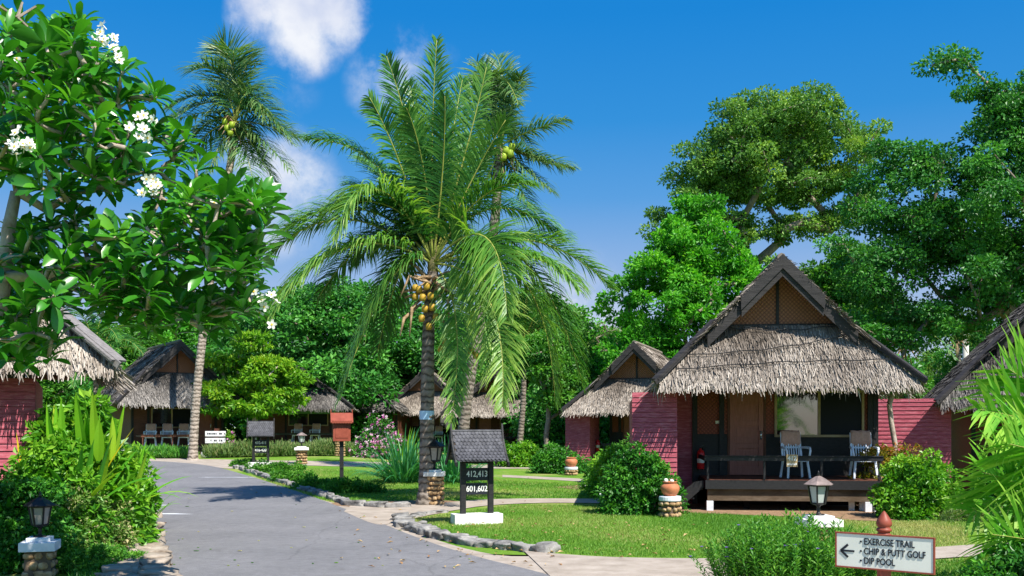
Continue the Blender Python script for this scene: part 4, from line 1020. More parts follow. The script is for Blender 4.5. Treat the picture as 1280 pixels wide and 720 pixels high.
# --- slate-roofed numbered board
def signboard(loc, rz, label, l1, l2, detail=True, fence=False):
    o = empty('numbered_signboard', loc, rz, label, 'signboard', 'roofed bungalow number boards')
    g = G(); g.bx(-0.46, 0.46, -0.17, 0.17, -0.05, 0.19); g.build('plinth', M['white'], o, bevel=0.008)
    for x in (-0.265, 0.265):
        g = G(); g.bx(x-0.048, x+0.048, -0.048, 0.048, 0.191, 1.24); g.build('post', M['black'], o, bevel=0.005)
    g = G(); g.bx(-0.215, 0.215, -0.02, 0.02, 0.80, 1.035)
    b1 = g.build('board', M['ink'], o, bevel=0.004); text(l1, 0.155, M['white'], b1, (0.0, -0.022, 0.92), xs=0.82, bold=0.002)
    g = G(); g.bx(-0.205, 0.195, -0.02, 0.02, 0.54, 0.755)
    b2 = g.build('board', M['ink'], o, bevel=0.004); text(l2, 0.155, M['white'], b2, (-0.005, -0.022, 0.647), xs=0.82, bold=0.002)
    g = G(); g.bx(-0.215, 0.215, -0.02, 0.02, 1.12, 1.16); g.bx(-0.31, 0.31, -0.28, 0.28, 1.17, 1.22)
    for y in (-0.24, 0.24): g.bx(-0.40, 0.40, y-0.03, y+0.03, 1.18, 1.24)
    g.build('crossbar', M['black'], o)
    # steep curved shingled roof, ridge along x
    prof = [(0.0, 1.72), (0.075, 1.56), (0.16, 1.42), (0.26, 1.29), (0.37, 1.185)]
    g = G()
    for s in (-1, 1):
        rows = 9; per = 13
        cum = [0]
        for i in range(4): cum.append(cum[-1]+math.dist(prof[i], prof[i+1]))
        def pt(f):
            d = f*cum[-1]
            for i in range(4):
                if d <= cum[i+1]+1e-9:
                    t = (d-cum[i])/(cum[i+1]-cum[i]); return (prof[i][0]*(1-t)+prof[i+1][0]*t, prof[i][1]*(1-t)+prof[i+1][1]*t)
            return prof[-1]
        for j in range(rows):
            a = pt(j/rows); b = pt(min(1, (j+1.22)/rows))
            for k in range(per):
                w = 0.94/per; x0 = -0.47+k*w+(w/2 if j % 2 else 0); x1 = x0+w*0.95
                x1 = min(x1, 0.47)
                if x1-x0 < 0.01: continue
                lift = 0.012+0.003*((k*7+j*3) % 3)
                xm = (x0+x1)/2
                V = [(x0, s*a[0], a[1]+0.004), (x1, s*a[0], a[1]+0.004), (x1, s*(b[0]+lift*0.3), b[1]+lift+0.018), (xm, s*(b[0]+lift*0.6), b[1]+lift-0.004), (x0, s*(b[0]+lift*0.3), b[1]+lift+0.018)]
                V += [(v[0], v[1], v[2]-0.012) for v in V]
                n = 5
                g.add(V, [(0,1,2,3,4), (9,8,7,6,5)]+[(i, i+5, (i+1) % 5+5, (i+1) % 5) for i in range(5)])
        P = [(x, s*p[0], p[1]-0.012) for p in prof for x in (-0.46, 0.46)]
        g.add(P, [(2*i, 2*i+1, 2*i+3, 2*i+2) for i in range(4)])
    g.tube([(-0.47, 0, 1.725), (0.47, 0, 1.725)], 0.02, n=8)
    rf = g.build('shingle_roof', M['roofshingle'], o)
    for sx in (-1, 1):
        g = G()
        for s in (-1, 1):
            pr = [(0.0, 1.86)]+[(p[0], p[1]+0.02) for p in prof[1:]]+[(0.41, 1.15), (0.45, 1.16)]
            lo = [(0.0, 1.62)]+[(max(0, p[0]-0.03), p[1]-0.07) for p in prof[1:]]+[(0.39, 1.08), (0.44, 1.09)]
            x0, x1 = sx*0.475, sx*0.505
            n = len(pr)
            V = [(x0, s*p[0], p[1]) for p in pr]+[(x0, s*p[0], p[1]) for p in lo]+[(x1, s*p[0], p[1]) for p in pr]+[(x1, s*p[0], p[1]) for p in lo]
            Fc = []
            for i in range(n-1):
                Fc += [(i, i+1, n+i+1, n+i), (2*n+i, 3*n+i, 3*n+i+1, 2*n+i+1), (i, 2*n+i, 2*n+i+1, i+1), (n+i, n+i+1, 3*n+i+1, 3*n+i)]
            Fc += [(n-1, 3*n-1, 4*n-1, 2*n-1)]
            g.add(V, Fc)
        g.build('barge_board', M['black'], rf)
    g = G()
    for j in range(6):
        z = 1.24+j*0.055; w = 0.27*(1-(z-1.2)/0.5)
        g.bx(-0.46, -0.445, -w, w, z, z+0.042); g.bx(0.445, 0.46, -w, w, z, z+0.042)
    g.build('gable_slats', M['beam'], rf)
    return o
sp = gp(596, 654.5)
signboard(sp, R(17), 'large shingle-roofed black signboard reading 412,413 and 601,602 on white plinth', '412,413', '601,602')
sp = gp(326, 584)
signboard((sp.x, sp.y, sp.z), R(12), 'distant shingle-roofed black signboard standing at the kerb corner near the yellow-green tree', '410-411', '416-420')

# --- direction board
D1 = at(1105, 530, 8.55)
o = empty('direction_sign', (D1.x, D1.y, 0), R(-36), 'cream direction board reading EXERCISE TRAIL on a red turned post', 'sign')
g = G(); g.lathe([(0.058, 0), (0.058, 0.905), (0.05, 0.91), (0.05, 0.925), (0.062, 0.93), (0.064, 0.945), (0.058, 0.955), (0.045, 0.96), (0.06, 0.975), (0.066, 1.0), (0.056, 1.03), (0.03, 1.07), (0.012, 1.095), (0.0, 1.105)], n=24)
g.build('post', M['redpost'], o, smooth=True)
bw, bh, by, bz = 0.80, 0.285, -0.085, 0.755
g = G(); g.bx(-bw/2, bw/2, by, by+0.02, bz-bh/2, bz+bh/2)
bd = g.build('board', M['cream'], o, bevel=0.003)
bd.location = (0.02, 0, 0)
g = G(); w = 0.011
g.bx(-bw/2-w, bw/2+w, by-0.006, by+0.026, bz+bh/2, bz+bh/2+w); g.bx(-bw/2-w, bw/2+w, by-0.006, by+0.026, bz-bh/2-w, bz-bh/2)
g.bx(-bw/2-w, -bw/2, by-0.005, by+0.025, bz-bh/2, bz+bh/2); g.bx(bw/2, bw/2+w, by-0.005, by+0.025, bz-bh/2, bz+bh/2)
g.build('board_edge', M['redpost'], bd)
for i, s in enumerate(('EXERCISE TRAIL', 'CHIP & PUTT GOLF', 'DIP POOL')):
    text(s, 0.080, M['ink'], bd, (-0.165, by-0.003, bz+0.082-i*0.082), align='LEFT', xs=0.735, bold=0.0012)
    g = G(); g.lathe([(0.0, 0), (0.009, 0), (0.009, 0.003), (0, 0.003)], (-0.19, by, bz+0.082-i*0.082), 12, m=Matrix.Rotation(R(90), 3, 'X')); g.build('bullet', M['ink'], bd)
g = G(); yy = by-0.004
g.bx(-0.355, -0.245, yy, yy+0.0035, bz-0.008-0.006, bz+0.008-0.006)
for s in (-1, 1): g.beam((-0.362, yy+0.0015, bz-0.006), (-0.30, yy+0.0015, bz-0.006+s*0.055), 0.003, 0.019, up=(0, 0, 1))
g.build('arrow', M['ink'], bd)

# --- letter box
p = gp(427, 603)
o = empty('letter_box', p, R(12), 'brick-red roofed letter box on a tall black post beside the lane', 'letter box')
g = G(); g.bx(-0.06, 0.06, -0.06, 0.06, 0, 1.30); g.build('post', M['black'], o)
g = G(); g.bx(-0.27, 0.27, -0.2, 0.2, 1.30, 2.02); g.bx(-0.20, 0.20, -0.212, -0.202, 1.40, 1.82); g.build('box', M['redpost'], o, bevel=0.008)
g = G()
for s in (-1, 1):
    V = [(-0.32, s*0.30, 1.90), (0.32, s*0.30, 1.90), (0.32, 0, 2.16), (-0.32, 0, 2.16)]; V += [(v[0], v[1], v[2]+0.03) for v in V]
    g.add(V, [(0,1,2,3),(7,6,5,4),(0,4,5,1),(1,5,6,2),(2,6,7,3),(3,7,4,0)])
    for k in range(8):
        x = -0.28+k*0.08; g.lathe([(0.0, 0), (0.045, 0), (0.045, 0.01), (0, 0.01)], (x, s*0.315, 1.90), 10, m=Matrix.Rotation(R(90), 3, 'X'))
rf = g.build('box_roof', M['redpost'], o)
g = G()
for x in (-0.33, 0.33): g.beam((x, 0, 2.08), (x, 0, 2.30), 0.03, 0.06, up=(0, 1, 0)); g.beam((x, 0, 2.17), (x, -0.34, 1.87), 0.03, 0.05); g.beam((x, 0, 2.17), (x, 0.34, 1.87), 0.03, 0.05)
g.build('horn', M['redpost'], rf)

# --- pair of white boards far left
p = gp(271, 571)
o = empty('white_direction_sign', p, R(0), 'twin white direction plates on a brown post between leaning palm and far signboard', 'sign')
g = G(); g.bx(-0.09, 0.09, -0.09, 0.09, 0, 1.25); g.build('post', M['brownwood'], o)
for z in (1.02, 0.72):
    g = G(); g.bx(-0.47, 0.43, -0.14, -0.10, z-0.115, z+0.115); b = g.build('plate', M['white'], o)
    g = G(); x = -0.38
    ws = (0.07, 0.08, 0.06, 0.08, 0.07, 0.05, 0.0, 0.09, 0.06, 0.0, 0.05) if z > 0.9 else (0, 0, 0.05, 0, 0.08, 0.06, 0, 0.05, 0.09)
    for i, w_ in enumerate(ws):
        if w_ > 0: g.bx(x, x+w_*0.75, -0.145, -0.14, z-0.035, z+0.035)
        x += 0.075
    g.build('lettering', M['ink'], b)
g = G()
for i, (x, y, s) in enumerate(((-0.35, -0.1, 0.3), (0.15, -0.2, 0.36), (-0.05, 0.15, 0.28))): g.rock((x, y, 0.08), (s, s*0.7, s*0.7), i+3)
tag(g.build('white_boulders', M['white'], smooth=True, loc=p), 'white painted boulders at the foot of the twin white plates', 'rocks')

# --- power pole
P = at(1207, 500, 62)
o = empty('power_pole', (P.x, 62, 0), 0.2, 'pale concrete power pole above the right-hand roofs', 'pole')
g = G(); g.tube([(0, 0, 0), (0, 0, 8.6)], [0.24, 0.17], n=8); g.build('shaft', M['pole'], o, smooth=True)
g = G(); g.bx(-1.2, 1.2, -0.08, 0.08, 7.6, 7.75); g.build('crossarm', M['beam'], o)
for i, (dx, z) in enumerate(((-1.1, 7.8), (0, 7.8), (1.1, 7.8))):
    g = G(); A = Vector((P.x+dx*0.98, 62-dx*0.2, z)); B = Vector((P.x-40, 150, 8.5+i*0.8))
    g.tube([A.lerp(B, k/10)-Vector((0, 0, 1.2*math.sin(math.pi*k/10)))for k in range(11)], 0.02, n=4)
    tag(g.build('power_line', M['metalblack']), ('lowest', 'middle', 'highest')[i]+' black overhead cable strung from the power pole', 'cable', 'overhead cables')

# ================================================================== PALMS
def trunk(o, pts, r0, r1, name='trunk', rings=0.11, base=1.5, mat='palmtrunk'):
    P = [Vector(p) for p in pts]
    # catmull through points
    def cr(t):
        t = t*(len(P)-1); i = min(int(t), len(P)-2); f = t-i
        p0 = P[max(i-1, 0)]; p1 = P[i]; p2 = P[i+1]; p3 = P[min(i+2, len(P)-1)]
        return 0.5*((2*p1)+(p2-p0)*f+(2*p0-5*p1+4*p2-p3)*f*f+(3*p1-p0-3*p2+p3)*f**3)
    L = sum((P[i+1]-P[i]).length for i in range(len(P)-1)); n = int(L/rings*2)
    pts = []; rad = []
    for i in range(n+1):
        f = i/n; q = cr(f); pts.append(q)
        r = r0+(r1-r0)*min(1, f*1.2)
        r *= 1+(base-1)*math.exp(-f*L/0.35)
        rad.append(r*(1.02 if i % 2 else 0.98)*(1+0.03*math.sin(i*0.7)))
    g = G(); g.tube(pts, rad, n=16); return g.build(name, M[mat], o, smooth=True)
def coconuts(o, pts, rr, seed, mat='coconut'):
    r = np.random.default_rng(seed)
    for p in pts:
        g = G(); g.rock((0, 0, 0), (rr, rr, rr*1.15), int(seed), 2, 0.05)
        c = g.build('coconut', M[mat], o, smooth=True); c.location = p

# central palm
PB = gp(533, 631); Yc = PB.y
cp = empty('coconut_palm', PB, 0, 'tall central coconut palm with orange coconuts standing beside the stone lantern', 'palm tree')
def W(px, py, dy=0.0): return at(px, py, Yc+dy)-PB
trunk(cp, [W(531, 636), W(533, 600), W(534, 520), W(535, 440), W(537, 385), W(541, 340)], 0.185, 0.13, base=1.65)
cx, cy = 541, 318
st = W(cx, cy+12)
FR = [
 ((470,300),(398,372),1.5,1.1,0.034,1.7,0,None),
 ((560,240),(590,170),2.0,0.9,0.03,0.6,0,(1,0.2,0)),
 ((500,250),(452,200),1.6,0.9,0.03,1.0,0,None),
 ((628,300),(705,300),1.8,1.0,0.032,1.3,0,None),  # apex px, tip px, depth of tip, leaflet length, wd, droop, bright, side
 ((540,185),(546,50),-0.6,0.62,0.030,0.5,0,(1,0.1,0)),
 ((516,185),(483,70),-0.5,0.60,0.030,0.6,0,(1,0.2,0)),
 ((500,205),(462,122),-1.0,0.60,0.030,1.0,0,(1,0.5,0)),
 ((582,190),(608,84),-0.3,0.66,0.030,0.7,0,(0.8,0.6,0)),
 ((563,185),(578,100),0.9,0.62,0.030,0.6,0,(1,0.3,0)),
 ((526,190),(512,105),0.9,0.62,0.030,0.6,0,(1,-0.3,0)),
 ((553,215),(556,120),-1.4,0.60,0.030,0.8,0,(1,0.8,0)),
 ((530,215),(508,135),-1.5,0.60,0.030,0.9,0,(1,0.6,0)),
 ((590,225),(632,150),-0.8,0.75,0.030,1.1,0,(0.6,0.8,0)),
 ((495,262),(415,258),-0.6,0.95,0.032,1.4,0,None),
 ((455,262),(352,288),0.9,1.0,0.034,1.3,0,None),
 ((476,212),(386,174),0.6,0.95,0.032,1.5,0,None),
 ((475,238),(418,300),-1.8,1.05,0.034,1.6,1,None),
 ((430,274),(334,325),0.3,1.10,0.034,1.1,0,None),
 ((438,308),(342,392),-1.5,1.15,0.036,1.7,1,None),
 ((488,350),(424,500),-0.6,1.0,0.034,1.8,0,None),
 ((506,330),(472,440),1.8,1.0,0.034,1.6,0,None),
 ((570,400),(563,532),-1.0,0.62,0.032,1.3,1,(1,0,0)),
 ((610,372),(628,508),-1.9,1.0,0.034,1.2,1,(1,-0.3,0)),
 ((606,296),(634,396),-2.2,1.10,0.036,1.3,1,(1,-0.5,0)),
 ((660,300),(766,362),0.5,1.0,0.032,0.9,0,None),
 ((650,318),(722,362),-1.6,1.0,0.034,1.4,1,None),
 ((650,322),(728,478),1.2,1.15,0.034,1.8,0,None),
 ((650,345),(694,500),0.6,1.0,0.034,1.7,0,None),
 ((610,262),(696,290),1.0,1.0,0.032,1.5,0,None),
 ((598,250),(660,230),-1.0,0.9,0.032,1.2,0,None),
 ((500,290),(440,330),2.2,1.0,0.034,1.4,0,None),
 ((560,290),(600,330),3.2,1.0,0.034,1.4,0,None),
 ((520,295),(490,350),3.0,1.0,0.034,1.4,0,None),
 ((594,345),(640,440),2.6,1.0,0.034,1.6,0,None),
 ((500,260),(440,232),1.8,0.95,0.032,1.3,0,None),
]
for i, (ap, tp, dy, ll, wd, dr, br, sd) in enumerate(FR):
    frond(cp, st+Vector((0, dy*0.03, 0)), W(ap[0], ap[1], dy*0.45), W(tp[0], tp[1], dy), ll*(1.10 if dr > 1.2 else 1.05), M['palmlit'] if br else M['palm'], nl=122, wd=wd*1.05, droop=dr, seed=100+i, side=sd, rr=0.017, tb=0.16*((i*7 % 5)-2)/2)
g = G(); r = np.random.default_rng(5)
for k in range(26):
    a = r.uniform(0, 2*math.pi); L = r.uniform(0.35, 0.8); e = r.uniform(-0.4, 0.9)
    d = Vector((math.cos(a)*math.cos(e), math.sin(a)*math.cos(e), math.sin(e)))
    s0 = W(cx, cy+40)+Vector((math.cos(a)*0.1, math.sin(a)*0.1, r.uniform(-0.3, 0.25)))
    g.tube([s0, s0+d*L*0.5, s0+d*L*0.85+Vector((0, 0, -0.05))], [0.05, 0.035, 0.02], n=6)
g.build('frond_base', M['drypalm'], cp, smooth=True)
for k, (a, b, c) in enumerate((((530,352),(512,345),(500,372)), ((528,372),(515,385),(512,420)), ((548,372),(560,375),(562,410)), ((545,360),(590,378),(600,420)), ((548,395),(558,405),(552,418)), ((526,380),(505,398),(500,420)))):
    g = G(); g.tube([W(*a, -0.15), W(*b, -0.35), W(*c, -0.45)], [0.03, 0.04, 0.012], n=7); g.build('dry_spathe', M['drypalm'], cp, smooth=True)
coconuts(cp, [W(x, y, d) for (x, y, d) in ((524,362,-0.35),(533,358,-0.4),(528,372,-0.4),(519,371,-0.3),(538,370,-0.38),(531,386,-0.32),(527,398,-0.32),(540,384,-0.35),(545,396,-0.3),(536,408,-0.25),(519,360,-0.2),(557,428,-0.2),(551,436,-0.2),(595,444,-0.6),(589,438,-0.5))], 0.078, 8)
g = G(); g.tube([W(541, 352), W(541, 330), W(542, 305), W(543, 285)], [0.12, 0.12, 0.08, 0.02], n=12); g.build('crown_shaft', M['sheath'], cp, smooth=True)
g = G(); q = W(533.5, 519); g.lathe([(0.168, -0.10), (0.17, 0.10)], q, 16); g.build('blue_band', M['blue'], cp)

def rand_palm(name, label, base, pts, crown, nf, L, ll, mat, seed, spec=None, nl=60, wd=0.03, r0=0.17, r1=0.12, group=None, droopm=1.0, nuts=None, upb=0.0, wind=(0,0,0), tmat='palmtrunk'):
    r = np.random.default_rng(seed)
    o = empty(name, base, 0, label, 'palm tree', group)
    trunk(o, [Vector(p)-base for p in pts], r0, r1, mat=tmat)
    c = Vector(crown)-base
    for i in range(nf):
        az = 2*math.pi*(i*0.382+r.uniform(-.04, .04)); el = R(r.uniform(-15, 80))+upb
        ln = L*r.uniform(0.85, 1.1)
        d = Vector((math.cos(az), math.sin(az), 0))
        ap = c+d*ln*0.42*math.cos(el)+Vector((0, 0, ln*0.5*math.sin(el)+0.12*ln))
        tp = c+d*ln*0.85*math.cos(el*0.8)+Vector((0, 0, ln*0.75*math.sin(el)-0.28*ln*math.cos(el)*droopm))
        tp += Vector(wind)*ln*0.3
        frond(o, c, ap, tp, ll, mat, nl=nl, wd=wd, droop=1.2, seed=seed*50+i, rr=0.02, wind=Vector(wind)*0.8)
    if spec:
        for i, (ap, tp, dy, dr, sd) in enumerate(spec):
            frond(o, c, Vector(ap)-base, Vector(tp)-base, ll, mat, nl=nl, wd=wd, droop=dr, seed=seed*50+40+i, rr=0.02, side=sd, wind=Vector(wind)*0.6)
    g = G()
    for k in range(14):
        a = r.uniform(0, 2*math.pi); e = r.uniform(-1.2, 0.6); d = Vector((math.cos(a)*math.cos(e), math.sin(a)*math.cos(e), math.sin(e)))
        s0 = c+Vector((0, 0, -0.15)); g.tube([s0, s0+d*0.5, s0+d*0.8+Vector((0, 0, -0.3))], [0.06, 0.04, 0.015], n=5)
    g.build('frond_base', M['drypalm'], o, smooth=True)
    if nuts: coconuts(o, [Vector(n_)-base for n_ in nuts], 0.12, seed, 'greennut')
    return o
# left tall leaning palm (stands by the far left bungalow)
Yl = 41.5
b = gp(241, 568.5); b.y = Yl; b.x = (241-640)/F*Yl; b.z = zt(b.x, b.y)-0.05
T = lambda px, py, dy=0: at(px, py, Yl+dy)
lf = [((262,128),(205,158),-1.5,1.1,None), ((325,140),(368,182),-1,1.2,None), ((318,130),(352,160),1.5,1.2,None), ((270,150),(225,180),-0.5,1.3,None), ((312,175),(345,228),0.5,1.4,None), ((262,120),(212,134),-1,1.0,None), ((268,140),(216,150),1,1.2,None), ((275,95),(240,88),-1,0.9,None), ((290,85),(275,58),0,0.6,(1,0,0)), ((305,90),(318,80),0.5,0.8,None),
      ((315,120),(330,150),-1,1.4,None), ((325,155),(376,172),0.5,1.2,None), ((322,170),(365,215),-1.2,1.5,None), ((305,180),(318,235),-1.5,1.6,None), ((300,100),(300,62),1.5,0.8,(1,0,0)),
      ((262,165),(238,196),0.5,1.4,None), ((278,110),(250,100),2,1.1,None), ((312,110),(334,118),2,1.2,None), ((300,175),(330,205),2,1.4,None), ((275,180),(262,215),-1,1.4,None), ((292,80),(292,66),-1.5,0.6,(1,0,0))]
rand_palm('coconut_palm', 'tall leaning coconut palm rising above the far left bungalow', b, [b, T(243,530), T(247,480), T(256,400), T(272,290), T(288,205), T(294,160)], T(294,152), 0, 4, 1.45, M['palmfar'], 31,
          [(T(*ap), T(tp[0], tp[1], dy), dy, dr, sd) for ap, tp, dy, dr, sd in lf], nl=60, wd=0.045, r0=0.19, r1=0.15, tmat='palmtrunk_pale', nuts=[T(284,160,-.5), T(288,166,-.5), T(281,152,-.4), T(290,156,-.6)])
# palm behind the central one
Yr = 33.0
b = gp(573, 600); b = Vector(((577-640)/F*Yr, Yr, 0))
T2 = lambda px, py, dy=0: at(px, py, Yr+dy)
rf_ = [((612,130),(596,78),0,0.7,(1,0,0)), ((630,120),(622,72),0.6,0.7,(1,0,0)), ((640,130),(650,95),-0.5,1.2,None), ((628,105),(648,130),-1.5,1.3,None), ((660,165),(706,150),-0.5,1.4,None), ((668,195),(716,210),0.5,1.3,None),
       ((655,210),(690,240),-1,1.5,None), ((645,225),(668,265),-1,1.5,None), ((600,200),(570,240),0.5,1.4,None), ((595,180),(570,190),1,1.3,None), ((610,220),(588,262),1,1.4,None), ((600,150),(575,130),1.5,1.1,None),
       ((640,160),(668,200),1.5,1.3,None), ((615,105),(600,110),-1,1.0,None), ((672,200),(690,205),-1,1.2,None)]
rand_palm('coconut_palm', 'coconut palm with windswept crown rising behind the central palm', b, [b, T2(579,540), T2(588,470), T2(604,380), T2(618,280), T2(623,215), T2(625,185)], T2(626,182), 0, 4, 1.0, M['palmfar'], 33,
          [(T2(*ap), T2(tp[0], tp[1], dy), dy, dr, sd) for ap, tp, dy, dr, sd in rf_], nl=64, wd=0.04, r0=0.2, r1=0.15, nuts=[T2(632,188,-.4), T2(638,192,-.4), T2(640,184,-.3), T2(629,196,-.4)])
# small palms right of nearest bungalow
for i, (px, py, Y, lab, L) in enumerate(((1128, 428, 46, 'small dark palm rising between the nearest and right-hand bungalows', 2.9), (1196, 425, 58, 'distant shaggy palm next to the power pole', 2.4))):
    c = at(px, py, Y); b = Vector((c.x+0.4, Y, 0))
    rand_palm('coconut_palm', lab, b, [b, b.lerp(c, 0.5)+Vector((0.1, 0, 0)), c], c, 14, L, 0.75, M['palm'] if i == 0 else M['palmfar'], 41+i, nl=40, wd=0.05)
# small palm mass behind centre-right
for i, (px, py, Y, lab) in enumerate(((655, 430, 50, 'broad feathery palm behind the hanging fronds right of the central palm'), (120, 455, 52, 'feathery palm at the left wood edge above the near left roof'))):
    c = at(px, py, Y); b = Vector((c.x-0.3, Y, 0)); 
    rand_palm('feather_palm', lab, b, [b, b.lerp(c, 0.5)+Vector((0.1, 0, 0)), c], c, 18, 4.0, 1.0, M['palm'], 51+i, nl=45, wd=0.055, upb=0.15)

c = Vector((9.3, -38, 2.2)); b = Vector((9.0, -38, 0))
rand_palm('coconut_palm', 'short palm behind the viewer mirrored in the nearest window pane', b, [b, b.lerp(c, 0.5), c], c, 14, 3.4, 0.9, M['palm'], 61, nl=36, wd=0.06)
# areca clump right foreground
b = Vector((5.9, 10.2, 0))
ar = empty('areca_palm', b, 0, 'young palm clump with long bright leaflets at the right foreground edge', 'palm')
def A_(px, py, Y): return at(px, py, Y)-b
spec = [((1380,640),(1345,540),(1262,462),8.3,9.2), ((1390,660),(1340,560),(1225,512),8.2,9.3), ((1385,700),(1345,640),(1228,590),8.0,9.4),
        ((1380,620),(1350,500),(1305,425),8.8,9.6), ((1390,720),(1350,690),(1240,668),7.8,9.4), ((1395,640),(1380,520),(1375,400),9.3,9.8), ((1370,640),(1350,590),(1262,555),7.6,9.0), ((1380,700),(1330,610),(1215,640),8.4,9.2)]
for i, (s_, a_, t_, yt, y0) in enumerate(spec):
    frond(ar, A_(s_[0], s_[1], y0+1), A_(a_[0], a_[1], (yt+y0)/2+1.15), A_(t_[0], t_[1], yt+1.3), 0.92, M['arecaleaf'], nl=54, wd=0.034, droop=0.45, seed=300+i, rr=0.010, bare=0.2, side=(0.5, 0.3, 1) if i % 2 else (0.35, -0.5, 1), name='frond')
g = G()
for i in range(7): g.tube([(0.25*math.sin(i), 0.2*math.cos(i*2), 0), A_(1385+3*i, 650, 10.2)], [0.05, 0.03], n=7)
g.build('cane', M['rachis'], ar, smooth=True)

# ================================================================== FRANGIPANI
fb = Vector((-5.0, 8.9, 0))
fr_o = empty('frangipani_tree', fb, 0, 'large frangipani tree with white blossoms filling the upper left foreground', 'tree')
r = np.random.default_rng(77)
fell = [(60,95,100,75),(150,140,85,75),(75,190,100,60),(200,215,75,60),(255,290,60,55),(300,255,32,35),(290,350,45,50),(200,330,80,65),(110,310,90,55),(40,330,50,60),(180,380,75,28),(60,260,40,30),(30,60,60,45),(105,385,60,25),(25,420,35,35),(95,70,60,40),(300,310,30,50),(262,385,35,22),(15,150,50,90)]
tips = []
tries = 0
holes = [(140,256,42,24),(48,262,40,24),(95,395,30,14),(245,345,20,14),(330,200,26,45),(240,120,40,35),(200,262,20,12)]
while len(tips) < 400 and tries < 40000:
    tries += 1
    e = fell[r.integers(len(fell))]; a = r.uniform(0, 2*math.pi); q = math.sqrt(r.uniform(0, 1))
    px = e[0]+e[2]*q*math.cos(a)*0.88; py = e[1]+e[3]*q*math.sin(a)*0.88
    if any(((px-h[0])/h[2])**2+((py-h[1])/h[3])**2 < 1 for h in holes): continue
    Y = r.uniform(7.6, 10.3); p = at(px, py, Y)
    if all((p-t).length > 0.165 for t in tips): tips.append(p)
for (px, py, Y) in ((335,262,8.6),(325,285,8.3),(318,310,8.2),(60,445,8.0),(70,425,7.9),(196,120,8.2),(187,408,8.1),(160,398,8.0),(235,400,8.0),(262,415,8.1),(100,28,8.4),(10,40,8.2),(80,50,8.8)): tips.append(at(px, py, Y))
g = G(); roots = [Vector((-0.25, 0.1, -0.1)), Vector((-0.05, 0, 1.1)), at(-30, 480, 8.8)-fb, at(-5, 400, 8.7)-fb, at(6, 345, 8.7)-fb, at(10, 290, 8.7)-fb, at(20, 240, 8.7)-fb]
ext = [at(50,345,8.6), at(95,328,8.5), at(140,325,8.4), at(200,315,8.4), at(250,300,8.4)]
ext2 = [at(55,262,8.8), at(95,240,8.9), at(150,232,8.8), at(200,215,8.8)]
ext3 = [at(30,200,8.9), at(60,150,9.0), at(90,110,9.0)]
def limb(pts, ra, rb):
    P = [Vector(p) for p in pts]; n = len(P)
    g.tube([p+Vector(r.normal(0, 0.012, 3)) for p in P], [ra+(rb-ra)*i/(n-1) for i in range(n)], n=8)
limb([roots[4]]+[p-fb for p in ext], 0.058, 0.022); limb([roots[6]]+[p-fb for p in ext2], 0.045, 0.018); limb([roots[6]]+[p-fb for p in ext3], 0.045, 0.02)
chain = roots+[p-fb for p in ext3+ext2+ext]
nodes = [Vector(p) for p in chain]
g.tube(roots, [0.13, 0.10, 0.085, 0.075, 0.065, 0.055, 0.045], n=12)
T_ = sorted([t-fb for t in tips], key=lambda t: min((t-n_).length for n_ in nodes[3:]))
for t in T_:
    bi = min(range(3, len(nodes)), key=lambda i: (t-nodes[i]).length+0.5*max(0, nodes[i].z-t.z))
    p = nodes[bi]; L = (t-p).length
    m1 = p.lerp(t, 0.4)+Vector(r.normal(0, 0.05, 3))*min(1, L); m2 = p.lerp(t, 0.75)+Vector(r.normal(0, 0.04, 3))*min(1, L)-Vector((0, 0, 0.05*L))
    g.tube([p, m1, m2, t], [0.022, 0.018, 0.015, 0.013], n=6); nodes += [m1, m2, t]
g.build('trunk', M['barkpale'], fr_o, smooth=True)
g = G(); seg = 5
prof = [0.12, 0.42, 0.78, 1.0, 0.92, 0.16]
for t in tips:
    c = t-fb; nL = r.integers(10, 15); ax = Vector(r.normal(0, 0.33, 3)+np.array([0.1, -0.15, 0.9])).normalized()
    u = ax.orthogonal().normalized(); w = ax.cross(u); tt = np.clip(r.normal(0.42, 0.16), 0.1, 0.9)
    for k in range(nL):
        a = k*2.4+r.normal(0, 0.15); el = R(78-62*(k+1)/nL*1.25+r.normal(0, 8)); L = 0.255*r.uniform(0.7, 1.12)*(0.65 if k < 2 else 1); wd = L*0.155*r.uniform(0.9, 1.15)
        out = (u*math.cos(a)+w*math.sin(a))
        d = (out*math.cos(el)+ax*math.sin(el)).normalized(); up = (ax*math.cos(el)-out*math.sin(el)).normalized(); sd = d.cross(up).normalized()
        q = c+ax*(-0.05*(k/nL)); V = []
        for i in range(seg+1):
            ww = wd*prof[i]; up = sd.cross(d).normalized()
            V += [q-sd*ww+up*ww*0.3, q, q+sd*ww+up*ww*0.3]
            q = q+d*(L/seg); d = (d-up*0.10+Vector((0, 0, -0.05))).normalized()
        Fc = []
        for i in range(seg): b0 = i*3; Fc += [(b0, b0+1, b0+4, b0+3), (b0+1, b0+2, b0+5, b0+4)]
        g.add(V, Fc, float(np.clip(tt+r.normal(0, 0.14)+(0.35 if k < 2 else 0), 0, 1)))
g.build('foliage', M['leaf_frangipani'], fr_o, smooth=True)
